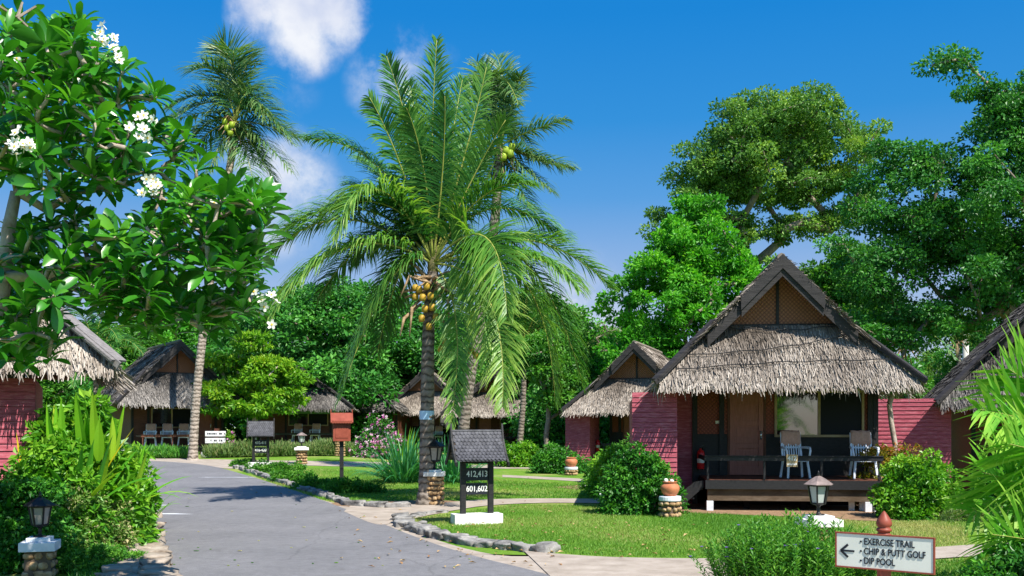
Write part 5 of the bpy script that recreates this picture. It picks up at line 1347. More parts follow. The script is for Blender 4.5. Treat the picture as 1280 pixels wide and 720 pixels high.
def frang_flower(px, py, Y, n, spread=0.09):
    c = at(px, py, Y)-fb; g = G(); gy = G()
    for k in range(n):
        p = c+Vector(r.normal(0, spread*0.55, 3)); ax = Vector(r.normal(0, 0.5, 3)+np.array([0.1, -1, 0.4])).normalized(); u = ax.orthogonal().normalized(); w = ax.cross(u)
        for j in range(5):
            a = j*2*math.pi/5+k; d = (u*math.cos(a)+w*math.sin(a)); s = ax.cross(d); L = 0.042
            V = [p, p+d*L*0.55+s*L*0.36+ax*0.004, p+d*L+s*L*0.2+ax*0.012, p+d*L*0.98-s*L*0.2+ax*0.006, p+d*L*0.5-s*L*0.3]
            g.add(V, [(0,1,2,3,4)], 0.6)
        g.add([p+ax*0.007+(u*math.cos(q_)+w*math.sin(q_))*0.010 for q_ in (0, 1.26, 2.51, 3.77, 5.03)], [(0,1,2,3,4)], 0.0)
        g.tube([p-ax*0.05, p], 0.004, n=4)
    g.build('blossom', M['petal'], fr_o)
for (px, py, Y, n) in ((128,48,8.0,7),(143,58,7.9,7),(176,160,7.7,9),(30,181,7.6,14),(193,234,8.0,8),(334,377,8.0,8),(8,66,8.0,4),(95,104,8.1,3),(270,252,8.0,2)): frang_flower(px, py, Y, n)
g = G()
for (x, y, x2, y2) in ((-5,5,22,22),(22,22,60,58),(22,22,28,3),(22,22,45,8)): g.tube([at(x, y, 8.2)-fb, at(x2, y2, 8.3)-fb], [0.014, 0.009], n=5)
g.build('bare_twig', M['bark'], fr_o)

# ================================================================== TREES
bigt = tree('shade_tree', 'tallest rounded old tree with bare forked limbs behind the nearest bungalow', at(985, 530, 56)-Vector((0,0,HC)), 7.8,
     [(-3.0,0,13.2,2.4,2.6,1.8),(0.0,0,15.2,2.6,3,1.5),(2.4,0,14.0,2.0,2.4,1.8),(-4.9,0,11.0,1.6,2.2,1.3),(-1.6,-0.5,13.0,2.6,2.6,1.5),(1.4,0.6,12.9,1.8,2.4,1.2),(-4.2,0,8.8,1.4,1.8,1.0),(-2.2,-1,15.0,2.0,2,1.3),(3.6,0.5,11.8,1.1,1.4,0.9),(-2.6,0,10.4,1.6,1.6,0.8),(3.4,0,9.8,0.9,0.9,0.7),(0.2,0,10.4,1.6,1.4,0.6),(2.2,0,11.0,1.5,1.4,0.7),(-1.6,0,8.6,1.3,1.2,0.6),(1.2,0.5,8.2,1.0,1.0,0.45)],
     330, 0.62, 260, (0.17, 0.095), 'leaf_big', 0.27, seed=61, shell=0.4, lean=(-0.3, 0), limb=0.7, flat=0.55)
bigt.scale = (1.22, 1.22, 1.22)
tree('shade_tree', 'bright green leafy tree standing in front of the tall old tree', at(866, 530, 48.5)-Vector((0,0,HC)), 6.0,
     [(-1.7,0,7.4,2.8,2.7,2.4),(0.4,0,10.8,2.1,2.2,1.7),(1.4,0,8.1,2.2,2.2,2.1),(-2.6,0,5.0,2.1,2.2,1.8),(0.3,0.4,12.3,1.1,1.2,0.7),(2.2,-0.4,5.1,2.1,1.7,1.8),(-1.2,0,9.8,1.6,1.8,1.2),(3.0,0,8.6,1.5,1.5,1.1),(3.4,0,6.6,1.6,1.5,1.3)],
     250, 0.58, 190, (0.24, 0.12), 'leaf_bright', 0.20, seed=62, shell=0.45, limb=0.6, flat=0.55)
tree('shade_tree', 'pale green tree peeping out right of the nearest bungalow gable', at(1045, 530, 42)-Vector((0,0,HC)), 4.6,
     [(0.0,0,6.1,1.7,1.6,1.5),(0.6,0,8.2,1.6,1.5,1.0),(-0.5,0,4.6,1.5,1.5,1.2),(-1.1,0,7.6,1.2,0.9,0.8),(-1.0,0,6.2,1.3,1.0,0.9),(1.4,0,6.6,1.4,1.2,1.0)], 150, 0.5, 180, (0.20, 0.11), 'leaf_mid', 0.13, seed=63, shell=0.4)
tree('shade_tree', 'huge dark spreading tree filling the upper right corner', at(1265, 530, 35)-Vector((0,0,HC)), 5.5,
     [(0,0,9.5,4.2,3.5,2.3),(-3.4,0,9.6,2.2,2.4,1.7),(-2.2,0,6.6,3.0,2.8,1.8),(1.0,0,12.3,2.4,2.2,1.5),(-5.0,0,7.6,1.6,1.7,1.3),(-4.0,0.5,5.4,1.7,1.6,1.2),(3.6,0,11.5,2.2,2,2.0),(-2.3,-0.3,14.3,1.1,0.9,0.6),(-1.1,-0.3,13.2,1.1,0.9,0.6),(-0.3,-0.3,12.4,1.2,1,0.8),(-4.2,0,11.3,1.3,1.2,0.6),(-3.2,0,10.9,1.2,1.2,0.7),(1.5,0.2,6.8,2.6,2,1.6),(4.0,0,8.5,2.4,2.2,2.2),(2.3,0,14.2,1.6,1.2,0.9),(4.2,0,14.0,1.8,1.4,1.3),(0.6,0.5,11.0,2.4,1.6,1.5),(3.0,0.4,10.0,2.4,1.6,1.6),(-1.2,0.5,8.2,2.6,1.6,1.4),(-5.2,0,3.9,1.5,1.3,0.9)],
     560, 0.62, 230, (0.15, 0.09), 'leaf_dark', 0.34, seed=64, shell=0.4, lean=(0.4, 0), limb=0.4, flat=0.5)
# woodland behind: a few meshes shared by many trees
protos = []
for i, (mt, nc, rc, per, lf, h) in enumerate((('leaf_dark', 150, 0.85, 190, (0.24, 0.13), 9), ('leaf_mid', 130, 0.8, 180, (0.24, 0.13), 9), ('leaf_bright', 120, 0.8, 170, (0.24, 0.13), 8), ('leaf_big', 120, 0.8, 170, (0.22, 0.12), 9))):
    protos.append((mt, nc, rc, per, lf, h, None))
wood = [ # px, top py, Y, proto, width scale, label
 (40, 430, 60, 1, 1.1, 'leafy tree behind the near left roof'),
 (105, 398, 64, 0, 1.1, 'dark leafy tree left of the leaning palm at the left wood edge'),
 (165, 402, 66, 1, 1.2, 'mid green tree directly above the far left bungalow ridge'),
 (222, 375, 70, 2, 1.2, 'bright tree crown behind the leaning palm trunk'),
 (300, 380, 66, 1, 1.1, 'green tree behind the yellow-green tree'),
 (358, 352, 62, 0, 1.25, 'dark dense tree behind the lower left fronds'),
 (425, 345, 60, 0, 1.3, 'dark dense tree left of the central palm above the shaded bungalow'),
 (490, 350, 63, 0, 1.25, 'dark dense tree just left of the central palm trunk'),
 (560, 385, 68, 1, 1.2, 'green tree behind the central palm trunk'),
 (620, 370, 70, 0, 1.2, 'dark tree behind the fronds right of the central palm'),
 (685, 365, 62, 1, 1.0, 'green tree with open top right of the central palm fronds'),
 (730, 385, 66, 2, 1.1, 'bright leafy tree left of the middle-distance bungalow roof'),
 (775, 410, 70, 0, 1.1, 'dark tree behind the middle-distance bungalow ridge'),
 (830, 420, 58, 2, 1.0, 'bright tree low behind the gap between the two crimson bungalows'),
 (1010, 430, 62, 0, 1.1, 'dark tree hidden behind the nearest bungalow roof'),
 (1170, 425, 72, 3, 0.6, 'hazy tree left of the power pole'),
 (1250, 400, 66, 0, 1.2, 'dark tree behind the right-hand bungalow'),
 (1120, 455, 60, 0, 0.7, 'low dark tree behind the small palm'),
]
made = {}
for i, (px, py, Y, k, ws, lab) in enumerate(wood):
    p = at(px, py, Y); top = p.z
    key = (k, i % 2)
    if key not in made:
        mt, nc, rc, per, lf, h, _ = protos[k]
        ells = [(0,0,h*0.62,2.6,2.6,h*0.28),(1.7,0.4,h*0.42,2.0,2.0,h*0.22),(-1.8,-0.3,h*0.45,2.0,2.0,h*0.22),(0.3,-0.8,h*0.25,2.6,2.0,h*0.2),(0.4+0.6*(i % 2),0.2,h*0.80,1.5,1.5,h*0.15)]
        o = tree('woodland_tree', lab, (0,0,0), h*0.45, ells, nc, rc, per, lf, mt, 0.2, 'trees of the wood behind the bungalows', 70+i, limb=0.25)
        made[key] = (o, h)
        oo = o
    else:
        oo = copy_tree(made[key][0]); oo['label'] = lab; h = made[key][1]
    h = made[key][1]
    s = top/(h*0.98); oo.location = (p.x, Y, 0); oo.scale = (ws*1.15, ws*1.15, s); oo.rotation_euler = (0, 0, i*1.3)
# understory: dense shrubs closing the view under the trees
under = [(70,62,1),(130,58,0),(205,60,1),(420,66,0),(480,68,0),(560,66,1),(650,62,1),(700,55,0),(745,56,2),(800,60,1),(860,50,0),(900,48,1),(1080,48,0),(1130,50,1),(1190,52,0),(1245,50,0)]
u0 = {}
for i, (px, Y, k) in enumerate(under):
    lab = ['shadowed', 'leafy', 'sunlit', 'thick', 'loose', 'ragged', 'tall', 'broad'][i % 8]+' undergrowth '+['behind the near left roof', 'above the strap-leaved bed', 'beside the far left bungalow', 'behind the red letter box', 'above the pink flowering bush', 'behind the central palm trunk', 'under the right-hand fronds', 'left of the middle-distance bungalow', 'against the middle-distance bungalow', 'behind the crimson side wall', 'behind the left eave of the nearest bungalow', 'behind the nearest bungalow door', 'behind the right eave of the nearest bungalow', 'below the small dark palm', 'below the distant shaggy palm', 'behind the right-hand bungalow'][i]
    if k not in u0:
        u0[k] = bush('undergrowth', lab, (0,0,0), 3.0, 2.2, 4.2, 110, 0.75, 170, (0.24, 0.13), ['leaf_dark', 'leaf_mid', 'leaf_bright'][k], 'undergrowth along the wood edge', 90+k); oo = u0[k]
    else: oo = copy_tree(u0[k]); oo['label'] = lab
    p = at(px, 530, Y); oo.location = (p.x, Y, 0); oo.rotation_euler = (0, 0, i*2.1); s = 0.9+0.25*((i*5) % 3)/2; oo.scale = (s, s, s)
tree('almond_tree', 'yellow-green layered tree in front of the low dark bungalow', at(318, 530, 46.5)-Vector((0,0,HC-0.35)), 2.2,
     [(-1.3,0,3.1,1.3,1.2,0.6),(1.2,0,2.7,1.3,1.2,0.5),(-0.2,0,5.3,1.0,1.0,0.4),(-1.5,0,4.4,1.0,0.9,0.4),(0.2,-0.4,2.2,1.9,1.0,0.3),(0.8,0.2,4.2,1.2,1.0,0.4),(0.0,0,3.6,1.5,1.2,0.4),(-2.0,0,2.4,0.9,0.9,0.4),(1.9,0,3.6,0.7,0.7,0.3)], 230, 0.34, 75, (0.24, 0.11), 'leaf_yellow', 0.13, seed=88, shell=0.3, flat=0.35, barkm='barkpale', limb=0.7)
tree('bare_tree', 'sparse twiggy pale tree between the middle-distance bungalow and the bright tree', at(772, 530, 55)-Vector((0,0,HC)), 4.2,
     [(0,0,6.5,1.5,1.2,1.2)], 60, 0.3, 14, (0.12, 0.06), 'leaf_hedge', 0.08, seed=89, shell=0.1)
tree('slender_tree', 'slender tree with thin trunk under the right-hand fronds of the central palm', at(684, 530, 45)-Vector((0,0,HC)), 3.4, [(0,0,4.6,1.5,1.4,1.5),(0.8,0,3.2,1.0,1.0,0.8)], 60, 0.5, 130, (0.22,0.12), 'leaf_mid', 0.12, seed=90, shell=0.3)
tree('slender_tree', 'thin pale trunk just right of the nearest bungalow beside the crimson wall', Vector((8.42, 22.0, 0)), 2.3, [(0.1,0.2,2.9,0.5,0.5,0.35)], 14, 0.28, 60, (0.14,0.07), 'leaf_dark', 0.06, seed=91, shell=0.2, barkm='barkpale')

# ================================================================== GARDEN PLANTS
bush('garden_bush', 'round bright lime bush right of the nearest veranda', (7.95, 19.6, 0), 0.85, 0.7, 1.42, 120, 0.20, 130, (0.085, 0.05), 'leaf_lime', seed=1)
bush('croton_bush', 'low red and yellow croton bush at the veranda end behind the lime bush', (8.15, 21.6, 0), 0.75, 0.5, 1.62, 60, 0.2, 70, (0.12, 0.05), 'leaf_croton', seed=2)
bush('garden_bush', 'dark bush with a few cream flowers beneath the left crimson wall', (2.60, 20.45, 0), 0.88, 0.48, 1.5, 150, 0.22, 110, (0.09, 0.05), 'leaf_bush', seed=3, flowers=('petal', 7, 0.05))
bush('garden_bush', 'lime green bush left of the dark flowering bush', (2.55, 25.6, 0), 0.75, 0.7, 1.25, 70, 0.22, 90, (0.12, 0.06), 'leaf_lime', seed=4)
bush('garden_bush', 'small green bush left of the tall dark fronded bush', (2.85, 31.5, 0), 0.6, 0.6, 0.95, 60, 0.22, 90, (0.11, 0.05), 'leaf_bush', seed=5)
bush('garden_bush', 'feathery green bush in front of the middle-distance bungalow deck', (3.5, 30.6, 0), 1.0, 0.9, 1.5, 80, 0.26, 100, (0.16, 0.05), 'leaf_mid', seed=6)
bush('garden_bush', 'dark rounded bush behind the small clay urn', (1.85, 37.5, 0), 1.15, 0.8, 1.15, 90, 0.26, 110, (0.12, 0.07), 'leaf_bush', seed=7)
bush('garden_bush', 'light green bush at the end of the bungalow row left of the dark rounded bush', (0.3, 43.0, 0), 1.1, 0.8, 1.15, 80, 0.28, 90, (0.16, 0.08), 'leaf_lime', seed=8)
bush('garden_bush', 'mixed green bush between slate-roofed signboard and light green bush', (-0.8, 46.0, 0), 1.3, 0.8, 1.2, 80, 0.28, 90, (0.16, 0.08), 'leaf_mid', seed=9)
bush('garden_bush', 'tiny white-flowered plant in a soil ring on the lawn', tuple(gp(735, 612)), 0.30, 0.25, 0.36, 26, 0.09, 50, (0.07, 0.03), 'leaf_mid', seed=10, flowers=('petal', 6, 0.04), stems=4)
bush('bougainvillea', 'pink and white flowering bush behind the far lawn', (-6.1, 45.5, 0.1), 1.45, 0.9, 2.15, 130, 0.28, 60, (0.12, 0.07), 'leaf_bush', seed=11, flowers=('petal_pink', 560, 0.10))
bush('bougainvillea', 'small pink flowers on the corner post of the far left bungalow', (-12.4, 43.8, 0.4), 0.35, 0.35, 1.5, 26, 0.18, 50, (0.10, 0.05), 'leaf_yellow', seed=12, flowers=('petal_pink', 40, 0.10))
bush('garden_bush', 'dark leafy bush beneath the young palm at the right foreground edge', (5.2, 9.3, 0), 1.1, 0.8, 1.02, 170, 0.16, 110, (0.06, 0.035), 'leaf_bush', seed=13)
bush('garden_bush', 'green shrub behind the young palm at the right edge', (10.2, 19.6, 0), 1.3, 0.9, 1.5, 130, 0.24, 110, (0.10, 0.05), 'leaf_bush', seed=14)
bush('garden_bush', 'low grassy shrub at the foot of the lime bush', (8.9, 18.9, 0), 0.9, 0.3, 0.35, 50, 0.12, 70, (0.10, 0.015), 'leaf_hedge', seed=15)
for i, (px, py, w, h, lab) in enumerate(((345,590,1.2,0.45,'low herb patch at the foot of the far signboard'),(368,602,0.8,0.45,'low herb patch left of the letter box post'),(402,612,1.0,0.40,'low herb patch by the letter box post'),(440,616,0.9,0.42,'low herb patch right of the letter box post'),(310,583,0.8,0.35,'low herb patch at the kerb tip left of the far signboard'))):
    bush('herb_patch', lab, tuple(gp(px, py)), w, 0.35, h, 50, 0.12, 70, (0.10, 0.04), 'leaf_mid', 'herb patches along the far kerb', 20+i, cat='plant', stems=4)
# spiky sword-leaved clump behind the palm
def clump(name, label, base, n, L, wd, mat, seed, spread=0.3, elr=(35, 88), droop=1.1, cat='plant', group=None, z=0.0, tint=(0.5, 0.22)):
    r = np.random.default_rng(seed); o = empty(name, base, 0, label, cat, group); g = G()
    for i in range(n):
        a = r.uniform(0, 2*math.pi); q = spread*math.sqrt(r.uniform()); 
        strap(g, (q*math.cos(a), q*math.sin(a), z), a+r.normal(0, 0.4), R(r.uniform(*elr)), L*r.uniform(0.6, 1.15), wd*r.uniform(0.7, 1.2), droop*r.uniform(0.5, 1.4), float(np.clip(r.normal(*tint), 0, 1)), seg=6)
    g.build('leaves', M[mat], o); return o
p = gp(505, 603); clump('sword_fern', 'blue-green spiky leaf clump left of the central palm trunk', (p.x, p.y, 0), 300, 1.7, 0.05, 'leaf_fern', 1, 0.5, (25, 85), 1.3)
p = gp(565, 603); clump('sword_fern', 'blue-green spiky leaf clump right of the central palm trunk', (p.x, p.y, 0), 240, 1.5, 0.05, 'leaf_fern', 2, 0.5, (25, 85), 1.3)
p = gp(452, 575); clump('sword_fern', 'yellow-tipped strap plant beside the pink flowering bush', (-5.0, 45.0, 0.05), 70, 1.5, 0.12, 'leaf_straplit', 3, 0.4, (40, 85), 1.0)
# hedge of tall grass across the far lawn
def hedge(name, label, x0, x1, y0, y1, h, n, seed, mat='leaf_hedge'):
    r = np.random.default_rng(seed); g = G(); P = np.column_stack([r.uniform(x0, x1, n), np.zeros(n)]); f = (P[:, 0]-x0)/(x1-x0)
    P[:, 1] = y0+(y1-y0)*f+r.uniform(-0.6, 0.6, n); z = np.array([zt(a, b) for a, b in P]); B = np.column_stack([P, z])
    hh = h*(0.8+0.35*np.array([mnoise.noise(Vector((p[0]*0.9, p[1], 1))) for p in P]))*r.uniform(0.35, 1.05, n)
    B[:, 2] += hh*r.uniform(0, 0.7, n)
    D = unit(np.column_stack([r.normal(0, 0.45, n), r.normal(0, 0.45, n), np.ones(n)]))
    leaves(g, B, D, r.normal(size=(n, 3))+np.array([0, -1, 0]), 0.32*np.ones(n), 0.05*np.ones(n), np.clip(r.normal(0.45, 0.22, n), 0, 1))
    return tag(g.build(name, M[mat]), label, None, None, 'stuff')
hedge('tall_grass', 'tall unmown grass hedge behind the far path', -13.2, -5.6, 43.2, 46.5, 0.85, 16000, 1)
hedge('tall_grass', 'tall grass at the foot of the far left bungalow', -19.0, -13.8, 42.6, 42.9, 0.55, 8000, 2, 'leaf_mid')

# left foreground bed
bush('garden_bush', 'dark vine-covered shrub around the left lantern', (-6.6, 12.8, 0), 1.25, 0.7, 1.25, 240, 0.17, 110, (0.065, 0.045), 'leaf_bush', seed=31)
bush('garden_bush', 'dry twiggy mixed shrub between the left lantern and the lane', (-5.85, 13.5, 0), 0.62, 1.0, 1.15, 210, 0.16, 90, (0.065, 0.032), 'leaf_dry', seed=32, flowers=('petal_pink', 14, 0.03))
bush('garden_bush', 'low lime shrub spilling over the edging stones', (-6.75, 16.3, 0), 0.7, 1.3, 1.25, 120, 0.18, 90, (0.08, 0.035), 'leaf_dry', seed=33)
bush('garden_bush', 'tall loose shrub right of the near crimson wall', (-6.2, 14.2, 0), 0.85, 0.6, 2.40, 360, 0.22, 70, (0.17, 0.075), 'leaf_lime', seed=34, flowers=('petal', 8, 0.07))
bush('garden_bush', 'tall shrub with thin arching twigs beside the far end of the bed', (-10.2, 22.5, 0), 1.4, 1.6, 2.0, 140, 0.26, 80, (0.12, 0.06), 'leaf_mid', seed=35)
bush('garden_bush', 'dark creeper on the near crimson wall', (-7.0, 14.75, 0), 0.35, 0.3, 2.4, 60, 0.16, 50, (0.09, 0.06), 'leaf_bush', seed=36)
bush('garden_bush', 'small trailing shrub at the lane edge at the end of the bed', (-10.3, 25.0, 0), 0.9, 2.2, 0.9, 90, 0.2, 80, (0.09, 0.04), 'leaf_dry', seed=37)
bush('garden_bush', 'low green groundcover bush beneath the dry shrub', (-5.25, 12.7, 0), 0.55, 0.6, 0.35, 60, 0.13, 80, (0.055, 0.03), 'leaf_mid', seed=38)
bush('garden_bush', 'yellow-green leafy bush just right of the near crimson wall', (-6.15, 13.4, 0), 0.75, 0.5, 1.7, 230, 0.18, 80, (0.12, 0.055), 'leaf_lime', seed=42)
bush('garden_bush', 'bright leafy shrub in the middle of the left bed', (-5.95, 14.9, 0), 0.60, 0.7, 1.70, 200, 0.2, 70, (0.13, 0.055), 'leaf_lime', seed=39)
bush('garden_bush', 'broad yellow-green shrub leaning over the lane edge', (-7.9, 18.8, 0), 0.75, 1.1, 1.6, 160, 0.22, 70, (0.15, 0.06), 'leaf_lime', seed=40)
LB = [(-6.6, 13.2, 44, 1.0, 0.09, 'leaf_strap', 'dark strap-leaved lily clump in front of the near crimson wall', 0.35, (45, 88), 0.9),
      (-5.95, 13.5, 30, 0.95, 0.12, 'leaf_strap', 'broad strap-leaved lily clump at the middle of the left bed', 0.75, (35, 85), 1.0),
      (-5.75, 14.4, 34, 1.0, 0.09, 'leaf_straplit', 'bright arching strap-leaved clump leaning towards the lane', 0.70, (25, 80), 1.1),
      (-6.1, 13.7, 14, 0.9, 0.13, 'leaf_straplit', 'upright pale canna-like leaves right of the crimson wall', 1.2, (70, 89), 0.25),
      (-5.7, 13.8, 12, 0.85, 0.13, 'leaf_straplit', 'upright pale canna-like leaves behind the yellow leaf', 1.35, (70, 89), 0.25),
      (-6.45, 17.0, 18, 0.9, 0.06, 'leaf_straplit', 'small yellow-green strap plant drooping over the edging stones', 0.15, (30, 75), 1.6)]
for i, (x, y, n, L, wd, mt, lab, z, elr, dr) in enumerate(LB): clump('strap_plant', lab, (x, y, 0), n, L, wd, mt, 40+i, 0.35, elr, dr, 'plant', 'strap-leaved plants of the left bed', z)
o = empty('strap_plant', (-5.75, 13.6, 0), 0, 'single large yellow leaf standing up from the left bed', 'plant'); g = G()
strap(g, (0, 0, 0.9), R(20), R(62), 1.05, 0.11, 0.35, 0.5); strap(g, (-0.65, 0.1, 0.9), R(100), R(80), 0.95, 0.05, 0.3, 0.5); strap(g, (-0.95, 0.1, 0.9), R(160), R(80), 0.85, 0.06, 0.3, 0.6); g.build('leaves', M['leaf_yellowing'], o)
# foreground narrow-leaved shrub
def ruellia(label, base, rx, ry, h, n, seed):
    r = np.random.default_rng(seed); o = empty('narrow_leaved_shrub', base, 0, label, 'shrub'); gs = G(); gl = G(); P = []; D = []; gf = G()
    for i in range(n):
        a = r.uniform(0, 2*math.pi); q = math.sqrt(r.uniform()); x, y = rx*q*math.cos(a), ry*q*math.sin(a)
        hh = h*(1-0.35*q*q)*r.uniform(0.65, 1.12); lx, ly = x*0.25+r.normal(0, 0.05), y*0.25+r.normal(0, 0.05)
        b0 = Vector((x, y, 0)); tp = Vector((x+lx, y+ly, hh)); gs.tube([b0, b0.lerp(tp, 0.5)+Vector((-lx*.1, -ly*.1, 0)), tp], [0.005, 0.004, 0.002], n=3)
        k = 0; m = int(hh/0.035)
        for j in range(m):
            f = 0.25+0.75*j/m; c = b0.lerp(tp, f); aa = j*1.57+r.uniform(-.3, .3)
            for s in (0, math.pi):
                P.append(c); D.append((math.cos(aa+s), math.sin(aa+s), 0.75+0.5*(f > 0.9)))
        if r.uniform() < 0.07:
            leaves(gf, np.tile(np.array(tp), (5, 1)), np.array([(math.cos(k_*1.26), math.sin(k_*1.26), 0.5) for k_ in range(5)]), np.tile([0, 0, 1.0], (5, 1)), np.full(5, 0.026), np.full(5, 0.022), np.full(5, 0.5))
    P = np.array(P); D = np.array(D); m = len(P)
    leaves(gl, P, D+r.normal(0, 0.15, (m, 3)), np.tile([0, 0, 1.0], (m, 1))+r.normal(0, 0.3, (m, 3)), 0.085*r.uniform(0.6, 1.25, m), 0.018*np.ones(m), np.clip(r.normal(0.58, 0.24, m), 0, 1))
    gl.build('foliage', M['leaf_mid'], o); gs.build('stem', M['leaf_mid'], o); gf.build('flowers', M['petal_purple'], o); return o
ruellia('narrow-leaved shrub with small purple flowers left of the direction board', (3.05, 10.9, 0), 0.82, 0.6, 0.80, 460, 5)

g = G(); r = np.random.default_rng(91)
PL = [(r.uniform(420, 700), r.uniform(636, 712)) for _ in range(90)]+[(r.uniform(560, 900), r.uniform(655, 700)) for _ in range(90)]+[(r.uniform(300, 760), r.uniform(596, 630)) for _ in range(60)]+[(r.uniform(160, 215), r.uniform(605, 719)) for _ in range(60)]
PP = np.array([tuple(gp(a, b_, 0.035)) for a, b_ in PL]); n = len(PP)
leaves(g, PP, np.column_stack([r.normal(size=n), r.normal(size=n), r.normal(0, 0.1, n)]), np.tile([0, 0, 1.0], (n, 1))+r.normal(0, 0.2, (n, 3)), r.uniform(0.05, 0.13, n), r.uniform(0.025, 0.05, n), np.clip(r.normal(0.8, 0.2, n), 0, 1))
tag(g.build('fallen_leaves', M['litter']), 'fallen brown leaves scattered on lawn, path and lane edges', None, None, 'stuff')
# litter and small marks on the lane
g = G(); r = np.random.default_rng(12)
for (px, py, s) in ((234,634,0.05),(204,671,0.05),(500,664,0.035),(207,666,0.03),(330,604,0.06),(245,690,0.04),(228,675,0.02),(300,690,0.03),(420,705,0.03),(380,660,0.03),(290,640,0.03),(185,655,0.05))+tuple((float(r.uniform(190,620)), float(r.uniform(592,715)), 0.018) for _ in range(45)):
    p = gp(px, py); g.rock((p.x, p.y, zt(p.x, p.y)+0.02), (s, s*0.7, 0.006), int(px), 1, 0.4, t=float(r.uniform()))
tag(g.build('dry_leaves', M['leaf_dry']), 'scattered dry leaves lying on the asphalt lane', None, None, 'stuff')
g = G()
for (px, py, w) in ((205,643,0.8),(190,632,0.5),(285,597,1.6)):
    p = gp(px, py); g.rock((p.x, p.y, zt(p.x, p.y)+0.0125), (w/2, 0.08, 0.003), px, 2, 0.5)
tag(g.build('paint_marks', M['greypaint']), 'thin worn white paint streaks on the asphalt lane', None, None, 'structure')

# ================================================================== SKY, SUN, CAMERA
w = bpy.data.worlds.new('World'); scn.world = w; w.use_nodes = True; nt = w.node_tree
bg = nt.nodes['Background']; sky = nt.nodes.new('ShaderNodeTexSky'); sky.sky_type = 'NISHITA'; sky.sun_disc = False
sun_to = Vector((0.63, -0.78, 0)).normalized(); EL = R(52)
sky.sun_elevation = EL; sky.sun_rotation = math.atan2(sun_to.x, sun_to.y); sky.air_density = 1.0; sky.dust_density = 0.6; sky.ozone_density = 3.0
hs = nt.nodes.new('ShaderNodeHueSaturation'); hs.inputs['Saturation'].default_value = 1.28; hs.inputs['Hue'].default_value = 0.492; hs.inputs['Value'].default_value = 1.0
nt.links.new(sky.outputs['Color'], hs.inputs['Color'])
tc = nt.nodes.new('ShaderNodeTexCoord')
nz = nt.nodes.new('ShaderNodeTexNoise'); nz.inputs['Scale'].default_value = 14; nz.inputs['Detail'].default_value = 9; nz.inputs['Roughness'].default_value = 0.62
nt.links.new(tc.outputs['Generated'], nz.inputs['Vector'])
acc = None
CL = [(365,22,0.054,1.0),(330,18,0.034,0.9),(415,14,0.040,0.9),(382,58,0.030,0.85),(345,240,0.065,0.62),(320,205,0.045,0.5),(505,100,0.055,0.60),(490,125,0.04,0.5),(560,130,0.05,0.25),(700,395,0.06,0.6),(780,400,0.045,0.55),(735,375,0.06,0.35),(360,110,0.04,0.2),(-500,60,0.16,0.8),(1900,150,0.2,0.8)]
for (px, py, rad, st_) in CL:
    d = Vector(((px-640)/F, 1, (HY-py)/F)).normalized()
    vm = nt.nodes.new('ShaderNodeVectorMath'); vm.operation = 'DISTANCE'; vm.inputs[1].default_value = d; nt.links.new(tc.outputs['Generated'], vm.inputs[0])
    mr = nt.nodes.new('ShaderNodeMapRange'); mr.inputs['From Min'].default_value = rad*1.25; mr.inputs['From Max'].default_value = 0.0; mr.inputs['To Max'].default_value = st_
    nt.links.new(vm.outputs['Value'], mr.inputs['Value'])
    if acc is None: acc = mr.outputs[0]
    else:
        m = nt.nodes.new('ShaderNodeMath'); m.operation = 'MAXIMUM'; nt.links.new(acc, m.inputs[0]); nt.links.new(mr.outputs[0], m.inputs[1]); acc = m.outputs[0]
nm = nt.nodes.new('ShaderNodeMapRange'); nm.inputs['From Min'].default_value = 0.32; nm.inputs['From Max'].default_value = 0.68; nm.inputs['To Min'].default_value = -0.30; nm.inputs['To Max'].default_value = 0.34
nt.links.new(nz.outputs['Fac'], nm.inputs['Value'])
k4 = nt.nodes.new('ShaderNodeMath'); k4.operation = 'MULTIPLY'; k4.use_clamp = True; k4.inputs[1].default_value = 3.5; nt.links.new(acc, k4.inputs[0])
kn = nt.nodes.new('ShaderNodeMath'); kn.operation = 'MULTIPLY'; nt.links.new(k4.outputs[0], kn.inputs[0]); nt.links.new(nm.outputs[0], kn.inputs[1])
ad = nt.nodes.new('ShaderNodeMath'); ad.operation = 'ADD'; nt.links.new(acc, ad.inputs[0]); nt.links.new(kn.outputs[0], ad.inputs[1])
gt = nt.nodes.new('ShaderNodeMath'); gt.operation = 'GREATER_THAN'; gt.inputs[1].default_value = 0.001; nt.links.new(acc, gt.inputs[0])
cm = nt.nodes.new('ShaderNodeMapRange'); cm.interpolation_type = 'SMOOTHSTEP'; cm.inputs['From Min'].default_value = 0.12; cm.inputs['From Max'].default_value = 0.85; cm.inputs['To Max'].default_value = 0.92
nt.links.new(ad.outputs[0], cm.inputs['Value'])
mu = nt.nodes.new('ShaderNodeMath'); mu.operation = 'MULTIPLY'; nt.links.new(cm.outputs[0], mu.inputs[0]); nt.links.new(gt.outputs[0], mu.inputs[1])
sx = nt.nodes.new('ShaderNodeSeparateXYZ'); nt.links.new(tc.outputs['Generated'], sx.inputs[0])
rp = ramp(nt, [(0.0, (0.62, 0.71, 0.95)), (0.07, (0.55, 0.66, 0.93)), (0.135, (0.40, 0.57, 0.92)), (0.22, (0.115, 0.41, 0.90)), (0.29, (0.03, 0.335, 0.87)), (0.38, (0.004, 0.28, 0.84)), (0.75, (0.0, 0.20, 0.68))])
nt.links.new(sx.outputs['Z'], rp.inputs['Fac'])
sc = nt.nodes.new('ShaderNodeVectorMath'); sc.operation = 'SCALE'; sc.inputs['Scale'].default_value = 3.55; nt.links.new(rp.outputs['Color'], sc.inputs[0])
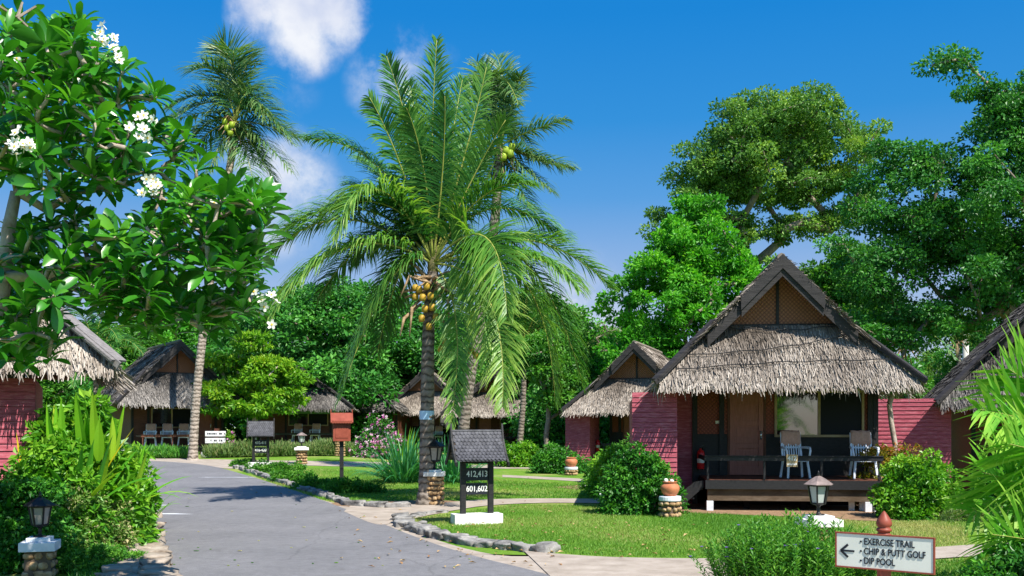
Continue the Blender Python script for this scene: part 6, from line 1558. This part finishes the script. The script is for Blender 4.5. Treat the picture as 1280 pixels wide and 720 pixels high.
mz = nt.nodes.new('ShaderNodeMixRGB'); my = nt.nodes.new('ShaderNodeMapRange'); my.interpolation_type = 'SMOOTHSTEP'; my.inputs['From Min'].default_value = -0.45; my.inputs['From Max'].default_value = 0.15; my.inputs['To Min'].default_value = 0.45; my.inputs['To Max'].default_value = 0.92; nt.links.new(sx.outputs['Y'], my.inputs['Value']); nt.links.new(my.outputs[0], mz.inputs['Fac']); nt.links.new(hs.outputs['Color'], mz.inputs['Color1']); nt.links.new(sc.outputs['Vector'], mz.inputs['Color2'])
mx = nt.nodes.new('ShaderNodeMixRGB'); mx.inputs['Color2'].default_value = (3.9, 4.1, 4.6, 1)
n9 = nt.nodes.new('ShaderNodeTexNoise'); n9.inputs['Scale'].default_value = 22; n9.inputs['Detail'].default_value = 8; nt.links.new(tc.outputs['Generated'], n9.inputs['Vector'])
rc_ = ramp(nt, [(0.36, (0.74, 0.78, 0.90)), (0.6, (1.0, 1.0, 1.0))]); nt.links.new(n9.outputs['Fac'], rc_.inputs['Fac'])
ml = nt.nodes.new('ShaderNodeMixRGB'); ml.blend_type = 'MULTIPLY'; ml.inputs['Fac'].default_value = 1; ml.inputs['Color1'].default_value = (4.3, 4.35, 4.5, 1); nt.links.new(rc_.outputs['Color'], ml.inputs['Color2']); nt.links.new(ml.outputs['Color'], mx.inputs['Color2'])
nt.links.new(mu.outputs[0], mx.inputs['Fac']); nt.links.new(mz.outputs['Color'], mx.inputs['Color1']); nt.links.new(mx.outputs['Color'], bg.inputs['Color'])
bg.inputs['Strength'].default_value = 0.108

sl = bpy.data.lights.new('sun', 'SUN'); sl.energy = 4.2; sl.angle = R(0.53); sl.color = (1.0, 0.95, 0.86)
so = bpy.data.objects.new('sun', sl); COL.objects.link(so)
dirv = -(sun_to*math.cos(EL)+Vector((0, 0, math.sin(EL)))); so.rotation_euler = dirv.to_track_quat('-Z', 'Y').to_euler(); so.location = (10, -10, 20)

cam = bpy.data.cameras.new('camera'); co = bpy.data.objects.new('camera', cam); COL.objects.link(co); scn.camera = co
co.location = (0, 0, HC); co.rotation_euler = (R(90), 0, 0); cam.sensor_width = 36; cam.lens = F/1280*36
cam.shift_y = (HY-360)/1280; cam.clip_end = 2000; cam.clip_start = 0.1
scn.view_settings.view_transform = 'Standard'; scn.view_settings.look = 'None'; scn.view_settings.exposure = 1.06; scn.view_settings.gamma = 1.0
scn.render.resolution_x = 1024; scn.render.resolution_y = 576
